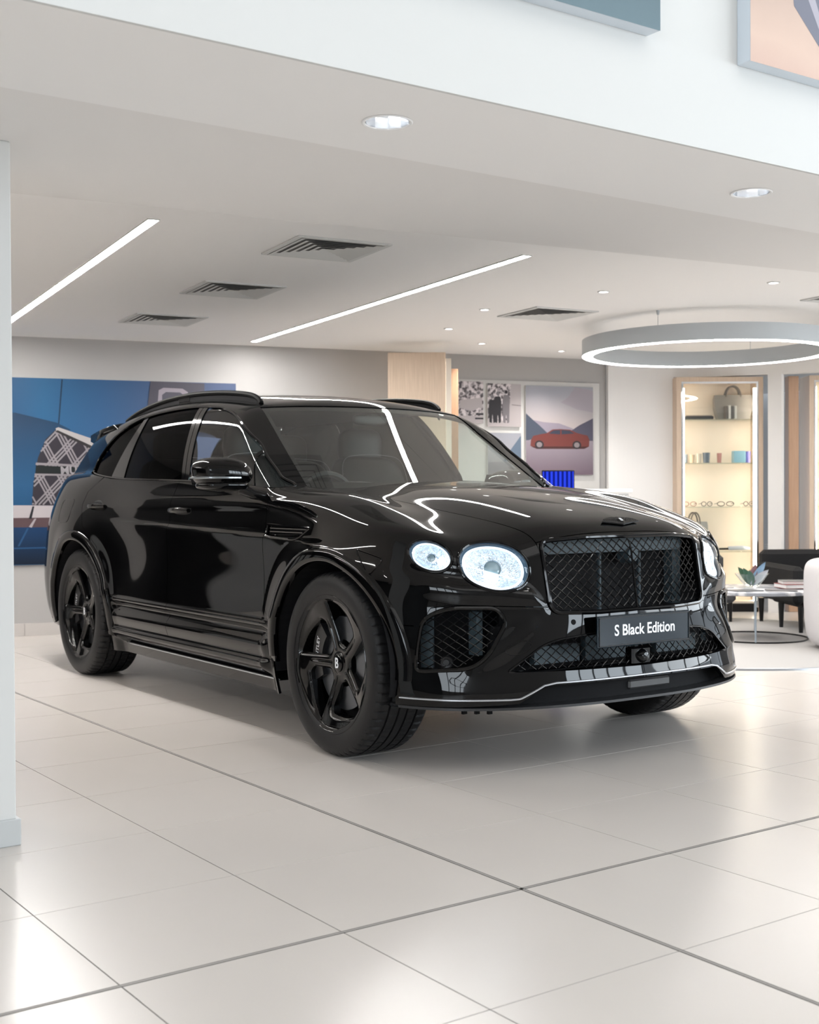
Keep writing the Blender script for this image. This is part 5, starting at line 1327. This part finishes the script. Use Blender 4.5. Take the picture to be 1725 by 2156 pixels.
def coast(w, h): return [([(0, 0), (w, 0), (w, .32 * h), (0, .30 * h)], flat(hx('8b8a93'))), ([(.45 * w, .32 * h), (.7 * w, .62 * h), (w, .95 * h), (w, .32 * h)], flat(hx('6d7f95'))), ([(.6 * w, .2 * h), (w, .12 * h), (w, .05 * h), (.7 * w, .1 * h)], DK)]
def redcar(w, h):
    u = lambda x, y: ((x - 1103) / 141. * w, (1000 - y) / 186. * h)
    L = [([u(1103, 872), u(1118, 886), u(1135, 900), u(1150, 915), u(1103, 930)], flat(hx('50586b'))), ([u(1118, 886), u(1140, 890), u(1172, 892), u(1200, 902), u(1212, 915), u(1150, 915), u(1130, 896)], flat(hx('a49bab'))),
         ([u(1190, 912), u(1215, 895), u(1244, 880), u(1244, 935), u(1190, 930)], flat(hx('58566a'))), ([u(1103, 928), u(1244, 928), u(1244, 1000), u(1103, 1000)], gradmat('tarmac_print', [(0, hx('7d6a78')), (1, hx('aaa0ac'))], 2, .35)),
         ([u(1206, 815), u(1244, 822), u(1244, 868), u(1210, 862), u(1175, 848), u(1190, 838)], flat(hx('b9b1bb')))]
    RD = flat(hx('7c3a34')); RD2 = flat(hx('4c2220')); GL = flat(hx('3a3f52'))
    L.append(([u(1112, 940), u(1113, 928), u(1118, 919), u(1135, 915), u(1146, 913), u(1158, 905), u(1175, 904), u(1195, 905), u(1210, 912), u(1232, 917), u(1236, 926), u(1235, 940), u(1225, 943), u(1130, 944)], RD))
    L.append(([u(1150, 914), u(1160, 907), u(1174, 906), u(1174, 915)], GL)); L.append(([u(1177, 906), u(1194, 907), u(1204, 913), u(1177, 915)], GL))
    L.append(([u(1113, 941), u(1235, 940), u(1225, 945), u(1125, 946)], RD2))
    for x in (1130.5, 1209): 
        L.append(([(u(x, 937)[0] + .066 * w * math.cos(t), u(x, 937)[1] + .047 * h * math.sin(t)) for t in np.linspace(0, 6.28, 16)[:-1]], DK)); L.append(([(u(x, 937)[0] + .042 * w * math.cos(t), u(x, 937)[1] + .030 * h * math.sin(t)) for t in np.linspace(0, 6.28, 16)[:-1]], flat(hx('9a8e92'))))
    return L
pic(962, 1014, 804, 892, 'black and white picture of people by a vehicle, leftmost on the grey board', bwmat('mono_print_a', 24, 3.), crowd)
pic(1023, 1093, 809, 899, 'black and white picture of two walking people, second on the grey board', bwmat('mono_print_b', 30, 7.), couple)
pic(1023, 1093, 912, 1000, 'small coastal landscape picture below the black and white ones', gradmat('sky_print_a', [(0, hx('b9b4bc')), (1, hx('b3bac6'))], 2, .6), coast)
pic(1103, 1244, 814, 1000, 'tall colour picture of a dark red saloon before misty mountains', gradmat('sky_print_b', [(0, hx('c3b3b2')), (.45, hx('cfc4c4')), (.75, hx('b9b9c4')), (1, hx('b0b3bc'))], 2, 1.0, .0), redcar)

# pictures on the high beam wall
def beamwin(name, label, y0, y1, z0, z1, base, lay_, fr_):
    return picture(name, label, 'picture', (1.772 + .055, y0, z0), (0, 1), y1 - y0, z1 - z0, .055, base, lay_, group=None, frame=fr_)
pf = mat('pale_blue_edge', (.62, .68, .74), .4)
b1 = beamwin('wall_picture', 'dark slate-blue picture high on the white beam wall', -3.1, -.898, 2.494, 3.6, gradmat('slate_print', [(0, hx('5c6f77', 1.3)), (1, hx('3c4d56', 1.3))], 2, .5), [], pf)
T_ = lambda y, z: (y + .491, z - 2.483)
b2 = beamwin('wall_picture', 'picture of a road with blurred brown verge high at the right', -.491, 1.6, 2.483, 3.6, gradmat('verge_print', [(0, hx('b99d92', 1.2)), (.3, hx('c2aa9c', 1.2)), (1, hx('9f8d84', 1.2))], 2, .5, .25),
   [([(.08, 1.1), (.215, .22), (.44, .03), (2.1, .0), (2.1, 1.1)], flat(hx('70727f', 1.1))), ([(.26, .30), (.40, .08), (.42, .075), (.23, .45)], flat(hx('a3a0ab', 1.1)))], pf)

# ------------------------------------------------------------------ oak cabinets
def cabinet(name, label, c, ang, w, h, z0=0., items=None, seen=True, group=None, dep=.30):
    r = empty(name, (c[0], c[1], z0), ang, label=label, cat='cabinet', group=group)
    t = .042; hh = h - z0
    m = MB(); m.box((-w / 2 + t / 2, dep / 2, hh / 2), (t, dep, hh)); m.build('side_panel', M_['wood'], r)
    m = MB(); m.box((w / 2 - t / 2, dep / 2, hh / 2), (t, dep, hh)); m.build('side_panel', M_['wood'], r)
    MB().box((0, dep / 2, hh - t / 2), (w - 2 * t, dep, t)).build('top_panel', M_['wood'], r)
    MB().box((0, dep - .01, hh / 2), (w - 2 * t, .02, hh - t)).build('back_panel', M_['cabback'], r)
    MB().box((0, dep / 2 + .01, .04), (w - 2 * t, dep - .03, .08)).build('plinth', M_['satin'], r)
    MB().box((0, dep / 2, .09), (w - 2 * t, dep - .02, .02)).build('shelf_base', M_['cabback'], r)
    for s in (-1, 1):
        MB().box((s * (w / 2 - t - .012), .018, hh / 2), (.018, .03, hh - 2 * t)).build('metal_frame', M_['chrome'], r)
        MB().box((s * (w / 2 - t - .032), .045, hh / 2), (.010, .010, hh - .20)).build('light_strip', M_['cabled'], r)
    MB().box((0, .018, hh - t - .010), (w - 2 * t - .04, .03, .018)).build('metal_frame', M_['chrome'], r)
    MB().box((0, .010, hh / 2), (w - 2 * t - .05, .004, hh - 2 * t - .05)).build('glass_door', M_['cabglass'], r)
    for z in (1.783, 1.378, .973, .558):
        if z < hh - .1: MB().box((0, dep / 2, z - z0), (w - 2 * t - .01, dep - .06, .010)).build('glass_shelf', M_['shelf'], r)
    return r
M_['cabback'] = mat('cream_cabinet_lining', (.74, .66, .57), .6)
M_['cabled'] = emit('cabinet_strip', (1., .88, .72), 26.)
M_['cabglass'] = glassmat('cabinet_glass', (.97, .98, .97), 1., .02, 1.45)
M_['shelf'] = glassmat('shelf_glass', (.86, .90, .88), 1., 0., 1.5)
DC = 11.62
c1 = vd(2.873, DC); HC = 2.175
cab1 = cabinet('display_cabinet', 'lit oak display cabinet with glass shelves beside the headlamp, bags and gifts inside', c1, VROT, .80, HC)
c2 = vd(4.10, DC)
cab2 = cabinet('display_cabinet', 'lit oak display cabinet cut by the right edge of the picture', c2, VROT, .80, HC + .01)
for k, (lat, dep, w_) in enumerate(((3.555, 11.62, .095),)):
    pst = MB().box((0, .06, 1.09), (w_, .12, 2.18), 0, .003).build('oak_post', M_['wood2']); pst.location = vd(lat, dep); pst.rotation_euler = (0, 0, VROT); tag(pst, 'upright mid-brown oak post between the two display cabinets', 'post')
# grille in the wall by the sofa
vg = empty('wall_vent', vd(3.36, 11.75, .62), VROT, label='small slotted air grille low in the wall left of the oak post', cat='vent')
for k in range(4): MB().box((0, 0, -.02 * k), (.075, .006, .008)).build('slat', M_['grey'], vg)
# tall oak cabinet seen from its side by the pictures
tc_ = vd(.065, 10.35)
tcb = empty('tall_oak_cabinet', tc_, VROT, label='tall pale oak cabinet side behind the windscreen, reaching the ceiling', cat='cabinet')
MB().box((0, .02, 1.135), (.476, .04, 2.27), 0, .003).build('oak_side', M_['wood'], tcb)
MB().box((.262, .10, 1.12), (.045, .20, 2.20)).build('lit_interior', M_['cabback'], tcb)
MB().box((.232, .035, 1.12), (.010, .012, 2.16)).build('light_strip', M_['cabled'], tcb)
MB().box((.27, .30, 1.09), (.02, .30, 2.18)).build('oak_door', M_['wood'], tcb)
p2_ = MB().box((0, .03, 1.08), (.062, .06, 2.16), 0, .003).build('oak_post', M_['wood2']); p2_.location = vd(.385, 10.6); p2_.rotation_euler = (0, 0, VROT); tag(p2_, 'slim oak post right behind the tall pale oak cabinet', 'post')
# blue screen and white counter
scr = empty('display_screen', vd(1.185, 10.0), VROT, label='screen showing bright blue vertical stripes behind the bonnet', cat='screen')
MB().box((0, .02, 1.12), (.26, .03, .34), 0, .004).build('casing', M_['satin'], scr)
bs = emit('blue_stripes', (.01, .03, .8), .8); nt = bs.node_tree; e_ = [n for n in nt.nodes if n.type == 'EMISSION'][0]; tcn = nt.nodes.new('ShaderNodeTexCoord'); wv = nt.nodes.new('ShaderNodeTexWave'); wv.inputs['Scale'].default_value = 9.; wv.bands_direction = 'X'
rp = nt.nodes.new('ShaderNodeValToRGB'); rp.color_ramp.elements[0].color = (.004, .008, .16, 1); rp.color_ramp.elements[1].color = (.03, .07, .95, 1); nt.links.new(tcn.outputs['Object'], wv.inputs[0]); nt.links.new(wv.outputs['Fac'], rp.inputs[0]); nt.links.new(rp.outputs[0], e_.inputs[0])
MB().box((0, .002, 1.125), (.245, .004, .31)).build('screen', bs, scr)
MB().box((0, .05, .48), (.06, .04, .96)).build('stand', M_['satin'], scr); MB().box((0, .05, .01), (.40, .30, .02), 0, .004).build('base', M_['satin'], scr)
ct = empty('reception_counter', vd(1.62, 11.0), VROT, label='low white counter in front of the grey picture board', cat='counter')
MB().box((0, .2, .56), (.60, .40, 1.08), 0, .004).build('body', M_['wallw'], ct); MB().box((0, .2, 1.125), (.66, .46, .035), 0, .006).build('worktop', mat('white_counter_top', (.88, .87, .84), .3), ct)

# ------------------------------------------------------------------ things on the cabinet shelves
def loc1(x, y, z): return (c1[0] + RH[0] * x + FH[0] * y, c1[1] + RH[1] * x + FH[1] * y, z)
def bag(name, label, x, y, z, w, h, d, col, lean=0.):
    r = empty(name, loc1(x, y, z), VROT + lean, label=label, cat='bag')
    V = []; Fq = []
    for k, (t, ww) in enumerate(((0, .80), (.08, .86), (.5, 1.0), (.92, 1.03), (1., .98))):
        for a, b_ in ((-1, -1), (1, -1), (1, 1), (-1, 1)): V.append((a * w / 2 * ww, b_ * d / 2 * (1 - .55 * t), h * t + (.02 if k == 4 and abs(a) else 0)))
    for k in range(4):
        for q_ in range(4): Fq.append((k * 4 + q_, k * 4 + (q_ + 1) % 4, k * 4 + 4 + (q_ + 1) % 4, k * 4 + 4 + q_))
    Fq += [(3, 2, 1, 0), (16, 17, 18, 19)]
    mk('body', V, Fq, mat('grey_leather', col, .5), r)
    for sg_ in (-1, 1):
        MB().tube([(w * .20 * math.cos(t), sg_ * d * .2, h + .105 * math.sin(t)) for t in np.linspace(0, math.pi, 14)], .008, 6).build('handle', mat('handle_leather', (.10, .085, .075), .5), r, smooth=True)
    return r
bag('leather_bag', 'grey leather holdall with two handles on the top shelf of the cabinet', .165, .19, 1.790, .35, .21, .13, (.20, .19, .18))
bag('leather_bag', 'grey tote bag on the lowest shelf, partly hidden by the headlamp', -.205, .16, .565, .24, .25, .14, (.24, .24, .235), .2)
for k, (x, col, hgt) in enumerate(((.075, (.12, .10, .09), .12), (.10, (.75, .72, .68), .125), (.128, (.10, .09, .085), .12), (.155, (.72, .70, .66), .12))):
    o = MB().box((0, 0, hgt / 2), (.022, .07, hgt), 0, .002).build('boxed_gift', mat('gift_card', col, .5)); o.location = loc1(x, .072, 1.790); o.rotation_euler = (0, 0, VROT)
    tag(o, ('dark brown slim gift box, leftmost of four before the holdall', 'cream slim gift box, second from the left before the holdall', 'dark brown slim gift box, third before the holdall', 'cream slim gift box, rightmost of four before the holdall')[k], 'box')
o = empty('presentation_tray', loc1(-.185, .13, 1.790), VROT, label='low dark tray with an open lid at the left of the top shelf', cat='tray'); MB().box((0, 0, .014), (.28, .15, .028), 0, .004).build('tray', M_['leather'], o); MB().box((0, -.02, .032), (.25, .10, .008), .05).build('contents', mat('tray_content', (.25, .20, .17), .6), o)
items = [(-.30, .05, .08, (.16, .19, .22), 'small slate cup at the far left of the second shelf'), (-.235, .05, .075, (.50, .38, .27), 'small tan tin beside the slate cup'), (-.173, .055, .085, (.62, .55, .46), 'small cream tin left of the dark blue mug'), (-.10, .07, .095, (.10, .13, .17), 'dark blue mug on the second shelf'),
         (.02, .045, .09, (.42, .20, .18), 'dull red tumbler in the middle of the second shelf'), (.20, .11, .11, (.24, .46, .58), 'wide pale blue gift box on the second shelf'), (.285, .055, .105, (.12, .11, .34), 'violet tumbler at the right of the second shelf')]
for x, w_, h_, col, lb in items:
    if 'box' in lb: o = MB().box((0, 0, h_ / 2), (w_, .09, h_), 0, .003).build('gift_box', mat('gift_blue', col, .4)); ct_ = 'box'
    else: o = MB().lathe([(0, 0), (w_ * .42, 0), (w_ * .5, h_), (w_ * .46, h_), (w_ * .40, .006), (0, .006)], 20).build('drinking_cup' if 'tin' not in lb else 'small_tin', mat('cup_glaze', col, .25), smooth=True); ct_ = 'cup' if 'tin' not in lb else 'tin'
    o.location = loc1(x, .11, 1.385); o.rotation_euler = (0, 0, VROT); tag(o, lb, ct_)
def glasses(x, z, lb, col, w_=.14):
    r = empty('sunglasses', loc1(x, .10, z), VROT, label=lb, cat='glasses')
    for s in (-1, 1):
        MB().tube([(s * w_ * .25 + w_ * .20 * math.cos(t), 0, .022 + .020 * math.sin(t)) for t in np.linspace(0, 6.283, 17)[:-1]], .0035, 5, closed=True).build('lens_rim', mat('dark_acetate', col, .2), r)
        MB().tube([(s * w_ * .46, 0, .028), (s * w_ * .46, .11, .020)], .003, 5).build('temple_arm', mat('dark_acetate', col, .2), r)
    return r
glasses(-.26, .980, 'brown sunglasses at the left of the third shelf', (.25, .12, .08)); glasses(-.10, .980, 'small sunglasses in the middle left of the third shelf', (.08, .07, .07), .11)
glasses(.075, .980, 'black sunglasses in the middle of the third shelf', (.01, .01, .012), .17); glasses(.29, .980, 'dark sunglasses at the right end of the third shelf', (.06, .05, .05), .10)
r = empty('folding_umbrella', loc1(.14, .10, .565), VROT, label='folded umbrella with a dark grip lying on the lowest glass shelf', cat='umbrella')
MB().tube([(-.04, 0, .022), (.10, 0, .026), (.16, 0, .020)], [.018, .022, .012], 10).build('canopy', mat('pale_blue_cloth', (.42, .46, .52), .7), r, smooth=True); MB().tube([(-.20, 0, .016), (-.04, 0, .018)], [.008, .010], 8).build('grip', M_['satin'], r, smooth=True)

# ------------------------------------------------------------------ lounge furniture
Z0 = .010
FAB = mat('black_fabric', (.016, .016, .017), .8, spec=.2)
sf = empty('armchair', vd(3.59, 10.28, Z0), VROT + .05, label='wide low black armchair on black legs behind the marble table', cat='armchair')
MB().box((0, .42, .44), (1.18, .15, .34), 0, .035).build('backrest', FAB, sf, smooth=False)
MB().box((0, -.02, .255), (1.04, .84, .16), 0, .03).build('seat', FAB, sf)
for s in (-1, 1): MB().box((s * .57, -.0, .36 if s > 0 else .36), (.09, .92, .30 if s > 0 else .30), 0, .03).build('armrest', FAB, sf)
for x, y in ((-.575, .44), (-.575, -.05), (-.57, -.48), (.575, .44), (.575, -.48)): MB().tube([(x, y, .20), (x, y, 0)], [.026, .016], 8).build('leg', M_['satin'], sf)
gc = empty('lounge_chair', vd(2.47, 10.9, Z0), VROT, label='small slate grey lounge chair just right of the bumper', cat='chair')
GF = mat('slate_fabric', (.085, .088, .095), .85, spec=.2)
MB().box((0, .20, .36), (.60, .10, .40), 0, .04).build('backrest', GF, gc); MB().box((0, -.05, .22), (.58, .50, .12), 0, .03).build('seat', GF, gc)
for x in (-.25, .25):
    for y in (-.25, .2): MB().tube([(x, y, .17), (x, y, 0)], [.018, .012], 8).build('leg', M_['satin'], gc)
# marble coffee table on a thin wire base
tb = empty('coffee_table', vd(2.60, 9.45, Z0), VROT, label='round white marble coffee table on a thin wire ring base', cat='table')
mar = mat('white_marble', (.70, .71, .74), .22); nt = mar.node_tree; b = nt.nodes['Principled BSDF']; tcn = nt.nodes.new('ShaderNodeTexCoord'); nz = nt.nodes.new('ShaderNodeTexNoise'); nz.inputs['Scale'].default_value = 5; nz.inputs['Detail'].default_value = 8; nz.inputs['Distortion'].default_value = 1.5
rp = nt.nodes.new('ShaderNodeValToRGB'); rp.color_ramp.elements[0].position = .42; rp.color_ramp.elements[0].color = (.30, .32, .36, 1); rp.color_ramp.elements[1].position = .55; rp.color_ramp.elements[1].color = (.74, .74, .76, 1); nt.links.new(tcn.outputs['Object'], nz.inputs['Vector']); nt.links.new(nz.outputs['Fac'], rp.inputs[0]); nt.links.new(rp.outputs[0], b.inputs['Base Color'])
MB().lathe([(0, .345), (.44, .345), (.45, .350), (.45, .368), (.442, .374), (0, .374)], 64).build('marble_top', mar, tb, smooth=True)
MB().tube([(.38 * math.cos(t), .38 * math.sin(t), .006) for t in np.linspace(0, 2 * math.pi, 61)[:-1]], .0055, 6, closed=True).build('base_ring', M_['satin'], tb, smooth=True)
for a in (-105, -12, 75, 165): x, y = .38 * math.cos(math.radians(a)), .38 * math.sin(math.radians(a)); MB().tube([(x, y, .008), (x, y, .346)], .007, 8).build('leg', mat('pale_steel', (.42, .50, .58), .3, metal=.6), tb, smooth=True)
ZT = Z0 + .3745
def bk_(name, label, lat, dep, z, w_, d_, h_, rz, col, cat='magazine', pages=True):
    r = empty(name, vd(lat, dep, z), VROT + rz, label=label, cat=cat)
    MB().box((0, 0, h_ / 2), (w_ - .006, d_ - .006, h_ - .003)).build('pages', mat('paper', (.74, .73, .72), .7), r); MB().box((0, 0, h_ - .0012), (w_, d_, .0024)).build('cover', mat('cover_print', col, .35), r); MB().box((0, 0, .001), (w_, d_, .002)).build('back_cover', mat('cover_print', col, .35), r)
bk_('magazine', 'thick red book lying on the right of the marble table', 2.90, 9.41, ZT + .006, .27, .22, .030, .12, (.30, .05, .05), 'book')
bk_('magazine', 'grey book on top of the red book', 2.90, 9.42, ZT + .0365, .24, .19, .022, -.10, (.20, .21, .21), 'book')
bk_('magazine', 'flat dark magazine under the edge of the red book', 2.45, 9.20, ZT, .22, .17, .005, .35, (.10, .11, .13)); bk_('magazine', 'flat dark magazine at the near edge of the marble table', 2.72, 9.20, ZT, .22, .16, .005, -.2, (.14, .14, .15))
bk_('magazine', 'grey patterned leaflet lying left of the glass bowl', 2.32, 9.50, ZT, .21, .15, .004, .5, (.30, .31, .34), 'leaflet')
bw_ = empty('glass_bowl', vd(2.62, 9.62, ZT), VROT, label='wide glass bowl holding coloured leaves on the marble table', cat='bowl')
MB().lathe([(0, .002), (.045, .002), (.055, .012), (.085, .05), (.125, .10), (.128, .10), (.089, .048), (.058, .008), (0, .0)], 40).build('bowl', glassmat('bowl_glass', (.88, .91, .92), 1., .05, 1.5), bw_, smooth=True)
for k, (a, tl, L, col) in enumerate(((150, .62, .17, (.05, .12, .07)), (185, .35, .14, (.06, .14, .09)), (20, .5, .20, (.22, .34, .48)), (-10, .75, .16, (.55, .55, .58)), (60, .28, .17, (.22, .11, .12)), (95, .4, .13, (.50, .38, .30)), (250, .5, .13, (.07, .15, .10)))):
    a = math.radians(a); d = Vector((math.cos(a) * math.sin(tl), math.sin(a) * math.sin(tl) * .4, math.cos(tl))); sd_ = Vector((-math.cos(tl) * math.cos(a), 0.2, math.sin(tl))).normalized(); wv_ = d.cross(Vector((0, 1, 0))).normalized()
    V = []; Fq = []; n_ = 8
    for i in range(n_ + 1):
        t = i / n_; c_ = d * (L * t) + Vector((0, 0, .012)) + Vector((math.cos(a), 0, 0)) * .02 * t * t; ww = .030 * math.sin(math.pi * min(1, .12 + t * .88)) ** .8
        V += [c_ - wv_ * ww + Vector((0, -.004, 0)), c_ + Vector((0, .004, 0)), c_ + wv_ * ww + Vector((0, -.004, 0))]
    for i in range(n_):
        for q_ in range(2): Fq.append((i * 3 + q_, i * 3 + q_ + 1, i * 3 + q_ + 4, i * 3 + q_ + 3))
    mk('leaf', V, Fq, mat('leaf_colour', col, .5), bw_, smooth=True)
# white shell chair at the right edge
wc = empty('tub_chair', vd(3.12, 8.72, Z0), VROT, label='smooth white tub chair cut off by the right edge of the picture', cat='chair')
V, Fq = superq((0, 0, .322), (.345, .30, .312), .26, .55, 24, 48, lambda x, y, z: (x * (1 - .10 * max(0, -z / .325) ** 2), y, z)); mk('shell', V, Fq, mat('white_shell', (.62, .61, .63), .45), wc, smooth=True)
V, Fq = superq((0, .0, .600), (.22, .18, .042), .5, .6, 12, 30); mk('seat_pad', V, Fq, mat('pale_pad', (.6, .59, .6), .8), wc, smooth=True)
